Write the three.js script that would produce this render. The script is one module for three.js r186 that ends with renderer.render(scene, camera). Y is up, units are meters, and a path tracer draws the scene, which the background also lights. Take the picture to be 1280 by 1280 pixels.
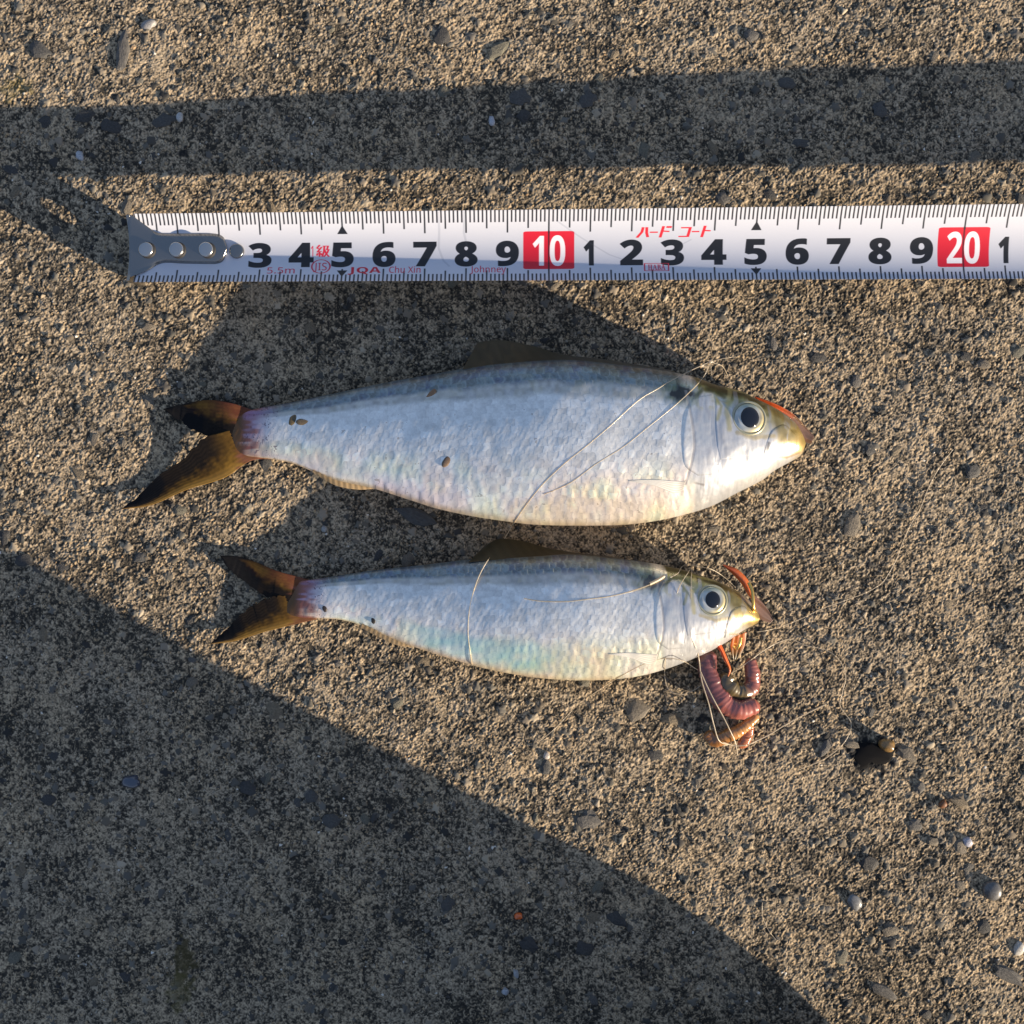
import * as THREE from 'three';
import { mergeVertices } from 'three/addons/utils/BufferGeometryUtils.js';

// ───────────── camera, sky, sun, exposure ─────────────
const H = 0.354;                                   // camera height above the concrete
const FOV = 40;
const F = 640 / Math.tan(FOV * Math.PI / 360);     // focal length in photo pixels (1280 wide)
const scene = new THREE.Scene();
const camera = new THREE.PerspectiveCamera(FOV, 1, 0.02, 20);
camera.position.set(0, H, 0); camera.up.set(0, 0, -1); camera.lookAt(0, 0, 0);
scene.add(camera);

const EL = 13.5 * Math.PI / 180;
const SUN = new THREE.Vector3(0.867 * Math.cos(EL), Math.sin(EL), 0.498 * Math.cos(EL)).normalize();
{ // clear late-afternoon sky: deep blue overhead, paler and warmer near the horizon and round the sun
  const w = 512, h = 256, d = new Float32Array(w * h * 4);
  for (let j = 0; j < h; j++) for (let i = 0; i < w; i++) {
    const th = (j + 0.5) / h * Math.PI - Math.PI / 2;
    const ph = ((i + 0.5) / w - 0.5) * 2 * Math.PI;
    const y = Math.sin(th), x = Math.cos(th) * Math.cos(ph), z = Math.cos(th) * Math.sin(ph);
    const cs = Math.max(-1, Math.min(1, x * SUN.x + y * SUN.y + z * SUN.z));
    const e = Math.max(0, y), hz = Math.pow(1 - e, 4);
    let r = 0.185 + 0.33 * hz, g = 0.28 + 0.32 * hz, b = 0.475 + 0.22 * hz;
    const gl = Math.pow(Math.max(0, cs), 6) * 0.5 + Math.pow(Math.max(0, cs), 40) * 1.4;
    r += gl * 1.0; g += gl * 0.8; b += gl * 0.5;
    if (y < 0) { const k = Math.min(1, -y * 12); r = r * (1 - k) + 0.10 * k; g = g * (1 - k) + 0.09 * k; b = b * (1 - k) + 0.08 * k; }
    const o = (j * w + i) * 4; d[o] = r; d[o + 1] = g; d[o + 2] = b; d[o + 3] = 1;
  }
  const t = new THREE.DataTexture(d, w, h, THREE.RGBAFormat, THREE.FloatType);
  t.mapping = THREE.EquirectangularReflectionMapping; t.magFilter = THREE.LinearFilter; t.minFilter = THREE.LinearFilter;
  t.wrapS = THREE.RepeatWrapping; t.needsUpdate = true;
  scene.background = t; scene.environment = t;
  scene.backgroundIntensity = 0.5; scene.environmentIntensity = 0.5;
}
const sun = new THREE.DirectionalLight(new THREE.Color().setRGB(1.0, 0.83, 0.62), 5);
sun.position.copy(SUN).multiplyScalar(1.5); sun.castShadow = true;
sun.shadow.mapSize.set(4096, 4096); sun.shadow.radius = 1;
Object.assign(sun.shadow.camera, { left: -0.4, right: 0.4, top: 0.4, bottom: -0.4, near: 0.1, far: 4 });
scene.add(sun, sun.target);
const renderer = new THREE.WebGLRenderer({ antialias: true });
renderer.setSize(1024, 1024);
renderer.shadowMap.enabled = true; renderer.shadowMap.type = THREE.PCFSoftShadowMap;
renderer.toneMapping = THREE.LinearToneMapping;
renderer.toneMappingExposure = 2.2;

// ───────────── helpers ─────────────
function rng(seed) { let a = seed >>> 0; return () => { a = (a + 0x6D2B79F5) | 0; let t = Math.imul(a ^ (a >>> 15), 1 | a); t = (t + Math.imul(t ^ (t >>> 7), 61 | t)) ^ t; return ((t ^ (t >>> 14)) >>> 0) / 4294967296; }; }
const R0 = rng(4711);
const lerp = (a, b, t) => a + (b - a) * t;
const clamp = (x, a = 0, b = 1) => x < a ? a : x > b ? b : x;
const sst = (a, b, x) => { const t = clamp((x - a) / (b - a)); return t * t * (3 - 2 * t); };
const mix3 = (a, b, t) => [lerp(a[0], b[0], t), lerp(a[1], b[1], t), lerp(a[2], b[2], t)];
const W = (px, h) => (px - 640) / F * (H - h);              // photo pixel → metres at height h
const LAT = new Float32Array(256 * 256); { const r = rng(99); for (let i = 0; i < LAT.length; i++) LAT[i] = r(); }
function noise(x, y, per = 256) {                             // value noise, period "per"
  const xi = Math.floor(x), yi = Math.floor(y), fx = x - xi, fy = y - yi;
  const u = fx * fx * (3 - 2 * fx), v = fy * fy * (3 - 2 * fy);
  const m = (k) => ((k % per) + per) % per;
  const x0 = m(xi), x1 = m(xi + 1), y0 = m(yi) * 256, y1 = m(yi + 1) * 256;
  return lerp(lerp(LAT[y0 + x0], LAT[y0 + x1], u), lerp(LAT[y1 + x0], LAT[y1 + x1], u), v);
}
const fbm = (x, y) => (noise(x, y) + 0.5 * noise(2 * x + 17, 2 * y + 5) + 0.25 * noise(4 * x + 3, 4 * y + 41)) / 1.75;
const used = {};
function numbered(n) { const k = used[n] = (used[n] ?? -1) + 1; return k ? `${n}_${String(k).padStart(3, '0')}` : n; }
function shade(m) { m.castShadow = true; m.receiveShadow = true; return m; }
function thing(name, label, category, group) {
  const o = new THREE.Group(); o.name = numbered(name); o.userData = { label, category };
  if (group) o.userData.group = group;
  scene.add(o); return o;
}
function part(parent, name, geo, mat, label) {
  const m = shade(new THREE.Mesh(geo, mat)); m.name = name; if (label) m.userData.label = label; parent.add(m); return m;
}
function solo(name, geo, mat, label, category, group) {
  const m = shade(new THREE.Mesh(geo, mat)); m.name = numbered(name); m.userData = { label, category };
  if (group) m.userData.group = group;
  scene.add(m); return m;
}
function dataTex(data, w, h, srgb, rep) {
  const t = new THREE.DataTexture(data, w, h, THREE.RGBAFormat); if (srgb) t.colorSpace = THREE.SRGBColorSpace;
  t.magFilter = THREE.LinearFilter; t.minFilter = THREE.LinearMipmapLinearFilter; t.generateMipmaps = true; t.anisotropy = 8;
  if (rep) t.wrapS = t.wrapT = THREE.RepeatWrapping; t.needsUpdate = true; return t;
}
const toS = (c) => { c = clamp(c); return 255 * (c <= 0.0031308 ? 12.92 * c : 1.055 * Math.pow(c, 1 / 2.4) - 0.055); };
function curve1(pts) {                                        // monotone-x cubic through points
  const n = pts.length;
  const sl = pts.map((p, i) => i === 0 ? (pts[1][1] - p[1]) / (pts[1][0] - p[0]) : i === n - 1 ? (p[1] - pts[n - 2][1]) / (p[0] - pts[n - 2][0]) : (pts[i + 1][1] - pts[i - 1][1]) / (pts[i + 1][0] - pts[i - 1][0]));
  return (x) => {
    if (x <= pts[0][0]) return pts[0][1]; if (x >= pts[n - 1][0]) return pts[n - 1][1];
    let i = 0; while (x > pts[i + 1][0]) i++;
    const h = pts[i + 1][0] - pts[i][0], t = (x - pts[i][0]) / h, t2 = t * t, t3 = t2 * t;
    return (2 * t3 - 3 * t2 + 1) * pts[i][1] + (t3 - 2 * t2 + t) * h * sl[i] + (3 * t2 - 2 * t3) * pts[i + 1][1] + (t3 - t2) * h * sl[i + 1];
  };
}
function resample(pts, n) {
  if (pts.length === 2) return Array.from({ length: n }, (_, i) => [lerp(pts[0][0], pts[1][0], i / (n - 1)), lerp(pts[0][1], pts[1][1], i / (n - 1))]);
  const c = new THREE.CatmullRomCurve3(pts.map(p => new THREE.Vector3(p[0], p[1], 0)), false, 'centripetal');
  return c.getSpacedPoints(n - 1).map(p => [p.x, p.y]);
}
// thin solid sheet between edge A and edge B (photo outline → world at its own height)
function ruledSheet(A, B, n, m, hfn, thick, col, uvfn) {
  const a = resample(A, n), b = resample(B, n), pos = [], colr = [], uv = [], idx = [];
  for (let s = 0; s < 2; s++) for (let i = 0; i < n; i++) for (let j = 0; j < m; j++) {
    const u = i / (n - 1), w = j / (m - 1);
    const px = lerp(a[i][0], b[i][0], w), py = lerp(a[i][1], b[i][1], w);
    const h = hfn(px, py, u, w);
    const edge = Math.min(1, Math.min(w, 1 - w, u * 3, (1 - u) * 3) * 6);
    pos.push(W(px, h), h - (s ? thick * (0.25 + 0.75 * edge) : 0), W(py, h));
    const c = col ? col(px, py, u, w) : [1, 1, 1]; colr.push(c[0], c[1], c[2]);
    const q = uvfn ? uvfn(px, py, u, w, pos[pos.length - 3], pos[pos.length - 1]) : [u, w]; uv.push(q[0], q[1]);
  }
  const id = (s, i, j) => s * n * m + i * m + j;
  const quad = (p, q, r, t) => idx.push(p, q, r, p, r, t);
  for (let i = 0; i < n - 1; i++) for (let j = 0; j < m - 1; j++) {
    quad(id(0, i, j), id(0, i, j + 1), id(0, i + 1, j + 1), id(0, i + 1, j));
    quad(id(1, i, j), id(1, i + 1, j), id(1, i + 1, j + 1), id(1, i, j + 1));
  }
  for (let i = 0; i < n - 1; i++) { quad(id(0, i, 0), id(0, i + 1, 0), id(1, i + 1, 0), id(1, i, 0)); quad(id(0, i, m - 1), id(1, i, m - 1), id(1, i + 1, m - 1), id(0, i + 1, m - 1)); }
  for (let j = 0; j < m - 1; j++) { quad(id(0, 0, j), id(1, 0, j), id(1, 0, j + 1), id(0, 0, j + 1)); quad(id(0, n - 1, j), id(0, n - 1, j + 1), id(1, n - 1, j + 1), id(1, n - 1, j)); }
  const g = new THREE.BufferGeometry();
  g.setAttribute('position', new THREE.Float32BufferAttribute(pos, 3)); g.setAttribute('color', new THREE.Float32BufferAttribute(colr, 3));
  g.setAttribute('uv', new THREE.Float32BufferAttribute(uv, 2)); g.setIndex(idx);
  // orient upward
  const p = pos, e1 = [p[3 * m] - p[0], p[3 * m + 2] - p[2]], e2 = [p[3] - p[0], p[5] - p[2]];
  const k = 3 * (Math.floor(n / 2) * m + Math.floor(m / 2)), kx = k + 3 * m, kw = k + 3;
  const up = (p[kw + 2] - p[k + 2]) * (p[kx] - p[k]) - (p[kw] - p[k]) * (p[kx + 2] - p[k + 2]);
  if (up < 0) { for (let i = 0; i < idx.length; i += 3) { const t = idx[i + 1]; idx[i + 1] = idx[i + 2]; idx[i + 2] = t; } g.setIndex(idx); }
  g.computeVertexNormals(); return g;
}
function blob(rx, ry, rz, seed, rough = 0.2, det = 1) {      // irregular stone-like solid
  let g = new THREE.IcosahedronGeometry(1, det); g.deleteAttribute('uv'); g.deleteAttribute('normal'); g = mergeVertices(g, 1e-4); const p = g.attributes.position, uv = [], r = rng(seed), ox = r() * 50, oy = r() * 50;
  for (let i = 0; i < p.count; i++) {
    const x = p.getX(i), y = p.getY(i), z = p.getZ(i);
    const k = 1 + rough * 2 * (noise(x * 1.3 + ox + 9, z * 1.3 + oy + y * 1.7 + 9) - 0.5) + rough * (noise(x * 3 + oy + 9, z * 3 + y * 2 + ox + 9) - 0.5);
    p.setXYZ(i, x * k * rx, Math.sign(y) * Math.pow(Math.abs(y), 0.7) * ry * (0.85 + 0.15 * k), z * k * rz);
  }
  for (let i = 0; i < p.count; i++) uv.push(p.getX(i) / rx * 0.4 + 0.5, p.getZ(i) / rz * 0.4 + 0.5);
  g.setAttribute('uv', new THREE.Float32BufferAttribute(uv, 2)); g.computeVertexNormals(); return g;
}

// ───────────── the concrete surface ─────────────
const TILE = 0.28, TN = 2048, MPP = TILE / TN;
const hgt = new Float32Array(TN * TN), alb = new Float32Array(TN * TN * 3), LOW = new Float32Array(TN * TN);
{
  const r = rng(20240);
  for (let j = 0; j < TN; j++) for (let i = 0; i < TN; i++) {
    const x = i / TN, y = j / TN, o = j * TN + i;
    const l = (noise(x * 14, y * 14, 14) - 0.5) * 0.0006 + (noise(x * 40 + 3, y * 40 + 9, 40) - 0.5) * 0.0005;
    LOW[o] = l;
    // value-noise lattices of 256 cells per tile repeat every 256, so the finer layers are rotated copies of period 256 at several offsets
    const a1 = noise(x * 128 + 11, y * 128 + 5, 128), a2 = noise(x * 256 + 31, y * 256 + 77, 256), a3 = noise(x * 512 + 90, y * 512 + 13, 256), a4 = noise(x * 1024 + 51, y * 1024 + 3, 256);
    const a0 = noise(x * 60 + 21, y * 60 + 8, 60);
    const rd = 1 - Math.abs(2 * a3 - 1), m = 0.13 * a0 + 0.16 * a1 + 0.29 * a2 + 0.27 * a3 + 0.15 * a4;
    hgt[o] = l - 0.0002 + (m - 0.5) * 0.00072 + (a4 - 0.5) * 0.00008;
    const big = noise(x * 22 + 9, y * 22 + 61, 22) * 0.45 + noise(x * 75 + 9, y * 75 + 31, 75) * 0.55, warm = noise(x * 33 + 60, y * 33 + 20, 33);
    const fil = 1 - Math.abs(2 * noise(x * 300 + 7 + 0.8 * a3, y * 300 + 120 + 0.8 * a4, 256) - 1);            // pale paste as a lacy net, near-black where the height noise runs low
    const pale = sst(0.34, 0.74, 0.20 * a2 + 0.22 * a3 + 0.28 * a4 + 0.28 * fil + 0.34 * (big - 0.47) + 0.0);
    const hi = mix3([0.345, 0.26, 0.162], [0.30, 0.24, 0.165], warm), c0 = mix3([0.036, 0.030, 0.021], hi, pale), v = 0.52 + 0.95 * a4 * (0.5 + a3);
    alb[o * 3] = c0[0] * v; alb[o * 3 + 1] = c0[1] * v; alb[o * 3 + 2] = c0[2] * v;
  }
  const grain = (cx, cy, rad, asp, ang, top, c, flat) => {        // one sand grain, as height and colour
    const pr = rad / MPP, n = Math.ceil(pr * 1.25), ca = Math.cos(ang), sa = Math.sin(ang), ci = Math.floor(cx / MPP), cj = Math.floor(cy / MPP);
    const l = LOW[((cj % TN + TN) % TN) * TN + (ci % TN + TN) % TN], sd = r() * 6.28, n1 = 3 + Math.floor(r() * 3), am = 0.1 + 0.2 * r();
    const tx = (r() - 0.5) * 0.8, ty = (r() - 0.5) * 0.8;
    for (let dj = -n; dj <= n; dj++) for (let di = -n; di <= n; di++) {
      const u = (di * ca + dj * sa) / pr, v = (-di * sa + dj * ca) / pr * asp;
      let d = u * u + v * v; if (d > 1.4) continue;
      d /= Math.pow(1 + am * Math.sin(n1 * Math.atan2(v, u) + sd), 2); if (d >= 1) continue;
      const o = ((cj + dj) % TN + TN) % TN * TN + ((ci + di) % TN + TN) % TN;
      const hh = l + top - rad * flat * (1 - Math.sqrt(1 - d * 0.92)) + (u * tx + v * ty) * rad * flat * 0.5;
      if (hh > hgt[o]) { hgt[o] = hh; alb[o * 3] = c[0]; alb[o * 3 + 1] = c[1]; alb[o * 3 + 2] = c[2]; }
    }
  };
  // clumpy distribution: few grains in the pits, many on the ridges
  for (let k = 0; k < 70000; k++) {
    const x = r(), y = r();
    const dens = 0.55 * noise(x * 70, y * 70, 70) + 0.45 * noise(x * 150 + 7, y * 150 + 3, 150);
    if (dens < 0.34 + 0.2 * r()) continue;
    const rad = 0.00013 + 0.00030 * Math.pow(r(), 2.6), q = r(), v = 0.6 + 0.7 * r();
    let c;
    if (q < 0.62) c = [0.33 * v, 0.24 * v, 0.14 * v];
    else if (q < 0.76) c = [0.24 * v, 0.21 * v, 0.165 * v];
    else if (q < 0.88) c = [0.13 * v, 0.115 * v, 0.095 * v];
    else if (q < 0.95) c = [0.045 * v, 0.042 * v, 0.04 * v];
    else if (q < 0.985) c = [0.34 * v, 0.22 * v, 0.12 * v];
    else c = [0.68, 0.64, 0.56];
    grain(x * TILE, y * TILE, rad, 1 + r() * 0.9, r() * 3.14, (dens - 0.62) * 0.0006 + (r() - 0.5) * 0.00024, c, 0.5);
  }
  for (let k = 0; k < 4200; k++) {                                  // coarser grit, dark and grey
    const rad = 0.0005 + 0.0008 * Math.pow(r(), 2), v = 0.6 + 0.8 * r(), q = r();
    const c = q < 0.5 ? [0.105 * v, 0.096 * v, 0.08 * v] : q < 0.8 ? [0.20 * v, 0.165 * v, 0.12 * v] : q < 0.93 ? [0.04 * v, 0.038 * v, 0.035 * v] : [0.3 * v, 0.25 * v, 0.18 * v];
    grain(r() * TILE, r() * TILE, rad, 1 + r(), r() * 3.14, 0.00012 + (r() - 0.5) * 0.0005, c, 0.35);
  }
}
function texelOf(X, Z) { let u = X / TILE + 0.5, v = Z / TILE + 0.5; u -= Math.floor(u); v -= Math.floor(v); return [u * TN, v * TN]; }
function groundH(X, Z) {
  const [a, b] = texelOf(X, Z), i = Math.floor(a), j = Math.floor(b), fx = a - i, fy = b - j, i1 = (i + 1) % TN, j1 = (j + 1) % TN;
  return lerp(lerp(hgt[j * TN + i % TN], hgt[j * TN + i1], fx), lerp(hgt[j1 * TN + i % TN], hgt[j1 * TN + i1], fx), fy);
}
function baseH(X, Z) { const [a, b] = texelOf(X, Z); return LOW[Math.floor(b) % TN * TN + Math.floor(a) % TN]; }
const ground = new THREE.Group(); ground.name = 'ground'; ground.userData = { kind: 'structure', label: 'rough weathered concrete with exposed aggregate under the fish' }; scene.add(ground);
// colour patches on the concrete: moss at the lower left, pits painted black
{
  const stainOrPit = (px, py, rx, ry, c, k) => {
    const X = W(px, 0), Z = W(py, 0), sx = rx / F * H, sy = ry / F * H;
    for (let dj = -1.3 * sy; dj < 1.3 * sy; dj += MPP) for (let di = -1.3 * sx; di < 1.3 * sx; di += MPP) {
      const d = Math.hypot(di / sx, dj / sy) + (noise((X + di) * 900 + 300, (Z + dj) * 900 + 300) - 0.5) * 0.9;
      const w = k * sst(1, 0.5, d); if (w <= 0) continue;
      const [a, b] = texelOf(X + di, Z + dj), o = (Math.floor(b) % TN * TN + Math.floor(a) % TN) * 3;
      for (let q = 0; q < 3; q++) alb[o + q] = lerp(alb[o + q], c[q], w);
    }
  };
  stainOrPit(232, 1200, 16, 34, [0.06, 0.045, 0.012], 0.8); stainOrPit(226, 1240, 18, 30, [0.10, 0.08, 0.02], 0.55);
  stainOrPit(1087, 946, 36, 27, [0.005, 0.005, 0.006], 1.0); stainOrPit(1087, 946, 28, 20, [0.004, 0.004, 0.005], 1.0);  // dark wet pit, its black painted into the concrete colour
  stainOrPit(230, 192, 9, 6, [0.01, 0.01, 0.01], 0.9); stainOrPit(878, 900, 8, 9, [0.012, 0.012, 0.012], 0.9);  // near-black spots; the first paints the shade inside a pit
  stainOrPit(20, 110, 26, 20, [0.2, 0.15, 0.04], 0.4);
}
{
  const col = new Uint8Array(TN * TN * 4);
  for (let o = 0; o < TN * TN; o++) { col[o * 4] = toS(alb[o * 3]); col[o * 4 + 1] = toS(alb[o * 3 + 1]); col[o * 4 + 2] = toS(alb[o * 3 + 2]); col[o * 4 + 3] = 255; }
  const map = dataTex(col, TN, TN, true, true);
  const fine = new Uint8Array(TN * TN * 4), at = (i, j) => hgt[((j + TN) % TN) * TN + (i + TN) % TN];
  for (let j = 0; j < TN; j++) for (let i = 0; i < TN; i++) {
    let m = 0; for (let b = -1; b <= 1; b++) for (let a = -1; a <= 1; a++) m += at(i + a * 2, j + b * 2);
    const o = j * TN + i, v = clamp(0.5 + (hgt[o] - m / 9) / 0.0006) * 255; fine[o * 4] = fine[o * 4 + 1] = fine[o * 4 + 2] = v; fine[o * 4 + 3] = 255;
  }
  const fineMap = dataTex(fine, TN, TN, false, true);
  const xs = []; const IN = 0.136, ST = 0.000285;
  let e = IN, st = ST; const outer = []; while (e < 0.8) { st *= 1.35; e += st; outer.push(e); }
  for (let i = outer.length - 1; i >= 0; i--) xs.push(-outer[i]);
  for (let x = -IN; x <= IN + 1e-9; x += ST) xs.push(x);
  for (const o of outer) xs.push(o);
  const n = xs.length, pos = new Float32Array(n * n * 3), uv = new Float32Array(n * n * 2), idx = new Uint32Array((n - 1) * (n - 1) * 6);
  for (let j = 0, p = 0; j < n; j++) for (let i = 0; i < n; i++, p++) {
    const X = xs[i], Z = xs[j];
    pos[p * 3] = X; pos[p * 3 + 1] = groundH(X, Z); pos[p * 3 + 2] = Z;
    uv[p * 2] = X / TILE + 0.5; uv[p * 2 + 1] = Z / TILE + 0.5;
  }
  for (let j = 0, k = 0; j < n - 1; j++) for (let i = 0; i < n - 1; i++) { const a = j * n + i; idx[k++] = a; idx[k++] = a + n; idx[k++] = a + 1; idx[k++] = a + 1; idx[k++] = a + n; idx[k++] = a + n + 1; }
  const g = new THREE.BufferGeometry(); g.setAttribute('position', new THREE.BufferAttribute(pos, 3)); g.setAttribute('uv', new THREE.BufferAttribute(uv, 2)); g.setIndex(new THREE.BufferAttribute(idx, 1)); g.computeVertexNormals();
  part(ground, 'concrete_surface', g, new THREE.MeshStandardMaterial({ map, bumpMap: fineMap, bumpScale: 0.00025, roughness: 0.95, metalness: 0 }));
}
// grain texture shared by the bits of stone
const stoneTex = (() => {
  const n = 256, d = new Uint8Array(n * n * 4), r = rng(5);
  for (let j = 0; j < n; j++) for (let i = 0; i < n; i++) { const v = 150 + 70 * fbm(i / 14, j / 14) + 40 * (r() - 0.5), o = (j * n + i) * 4; d[o] = v; d[o + 1] = v; d[o + 2] = v; d[o + 3] = 255; }
  return dataTex(d, n, n, true, true);
})();
const stoneMats = [[0.20, 0.185, 0.165], [0.14, 0.135, 0.125], [0.29, 0.245, 0.185], [0.09, 0.087, 0.083], [0.33, 0.26, 0.17], [0.25, 0.23, 0.17]].map(c =>
  new THREE.MeshStandardMaterial({ color: new THREE.Color().setRGB(...c), map: stoneTex, bumpMap: stoneTex, bumpScale: 0.00025, roughness: 0.75 }));
const stoneGeos = Array.from({ length: 14 }, (_, i) => { const g = blob(1, 1, 1, 300 + i, 0.5, 1).toNonIndexed(); g.computeVertexNormals(); return g; });
function embed(px, py, rx, rz, turn, mi, gi, proud = 0.0005, flat = 0.35) {      // a piece of aggregate set into the concrete
  const m = shade(new THREE.Mesh(stoneGeos[gi], stoneMats[mi])); m.name = 'stone';
  const X = W(px, 0), Z = W(py, 0), k = H / F, ry = Math.max(0.0008, Math.min(rx, rz) * k * flat);
  m.scale.set(rx * k, ry, rz * k); m.position.set(X, baseH(X, Z) + proud - ry, Z); m.rotation.set((R0() - 0.5) * 0.12, turn, (R0() - 0.5) * 0.12);
  ground.add(m); return m;
}
{
  const known = [ // px, py, rx, rz, turn, material
    [622, 62, 14, 9, -0.6, 5], [155, 62, 9, 26, 0.1, 0], [50, 62, 14, 9, 0.7, 1], [106, 146, 12, 8, -0.3, 3], [137, 158, 13, 9, 0.4, 3], [205, 151, 14, 7, -0.1, 1],
    [1067, 655, 11, 16, 0.3, 2], [797, 886, 14, 13, 0.4, 2], [840, 900, 12, 9, -0.2, 4], [1062, 930, 12, 8, 0.1, 2], [1032, 934, 6, 11, 0.5, 0], [1135, 942, 12, 9, 0.8, 2],
    [735, 1025, 14, 13, 0.5, 0], [1086, 1080, 11, 11, 0, 3], [415, 1025, 12, 8, 0.2, 1], [390, 995, 9, 8, 0, 1], [1107, 1240, 20, 7, 0.5, 0], [1255, 1215, 24, 9, 0.5, 0],
    [1200, 1003, 12, 5, 0.5, 4], [1150, 985, 6, 9, 0.4, 0], [683, 958, 7, 10, 0.1, 1], [553, 45, 9, 11, 0, 3], [770, 1150, 14, 9, 0.2, 3], [1112, 1162, 10, 9, 0.3, 2],
    [660, 1180, 12, 9, 0.6, 3], [520, 645, 23, 11, 0.35, 1], [1085, 560, 8, 10, 0, 1], [1215, 590, 9, 10, 0, 1], [1100, 137, 10, 9, 0.3, 1], [985, 103, 13, 7, 0.2, 1],
    [1000, 180, 10, 6, 0, 1], [650, 122, 12, 10, 0.4, 1], [735, 125, 10, 9, 0, 1], [1230, 335 + 120, 10, 6, 0.2, 2], [940, 43, 10, 7, 0.2, 0], [655, 145, 8, 9, 0, 3], [1165, 1052, 8, 6, 0.3, 2],
    [560, 1130, 8, 8, 0, 1], [730, 1185, 10, 10, 0, 3], [60, 1000, 9, 8, 0, 3], [310, 985, 12, 8, .3, 3], [510, 700, 7, 9, 0.2, 2], [186, 408, 8, 6, 0, 2], [30, 700, 10, 8, 0, 3],
  ];
  const place = [];
  for (const [x, y, a, b, t, m] of known) { embed(x, y, a, b, -t, m, Math.floor(R0() * 14), 0.0006); place.push([x, y, Math.max(a, b)]); }
  let tries = 0;
  while (place.length < 215 && tries++ < 4000) {
    const x = -5 + R0() * 1290, y = -5 + R0() * 1290, a = 5 + 7 * Math.pow(R0(), 1.7), b = a * (0.5 + 0.45 * R0());
    if (place.some(p => Math.hypot(p[0] - x, p[1] - y) < p[2] + a + 4)) continue;
    place.push([x, y, a]); embed(x, y, a, b, R0() * 6.28, Math.floor(R0() * 6), Math.floor(R0() * 14), 0.00005 + 0.00025 * R0());
  }
}

// ───────────── the fish ─────────────
function rampHSV(h) { // soft nacre tint from a number
  const a = [[1.0, 0.91, 0.87], [1.0, 0.97, 0.84], [0.90, 0.99, 0.92], [0.91, 0.96, 1.0], [0.97, 0.91, 0.97]]; const k = ((h % 5) + 5) % 5, i = Math.floor(k);
  return mix3(a[i], a[(i + 1) % 5], k - i);
}
const CREASE = [ // head strokes relative to the eye: painted crease shade and gold pigment
  [[[18, 33], [16.5, 42], [15.5, 52]], 2.2, [0.13, 0.13, 0.14], 0.85], [[[-92, 74], [-82, 80], [-62, 84]], 1.8, [0.22, 0.2, 0.19], 0.7], [[[-27, -32], [-34, -8], [-31, 16]], 4, [0.50, 0.43, 0.18], 0.7],
  [[[-22, 20], [0, 27], [24, 24]], 3.2, [0.50, 0.40, 0.20], 0.7], [[[-74, -22], [-62, -33], [-46, -33], [-36, -24]], 3.2, [0.09, 0.09, 0.025], 0.85], [[[-46, -22], [-40, -12], [-46, 4]], 2.6, [0.34, 0.32, 0.14], 0.7],
  [[[-40, 6], [-42, 28], [-34, 46]], 3.5, [0.42, 0.44, 0.47], 0.5], [[[-80, -12], [-83, 2]], 3, [0.06, 0.06, 0.05], 0.8], [[[30, -6], [44, 4], [60, 14]], 4, [0.30, 0.22, 0.07], 0.6], [[[-30, -36], [-8, -31], [14, -26]], 2.2, [0.50, 0.47, 0.16], 0.6], [[[22, 48], [44, 50], [60, 44]], 1.6, [0.42, 0.30, 0.16], 0.7],
];
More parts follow.
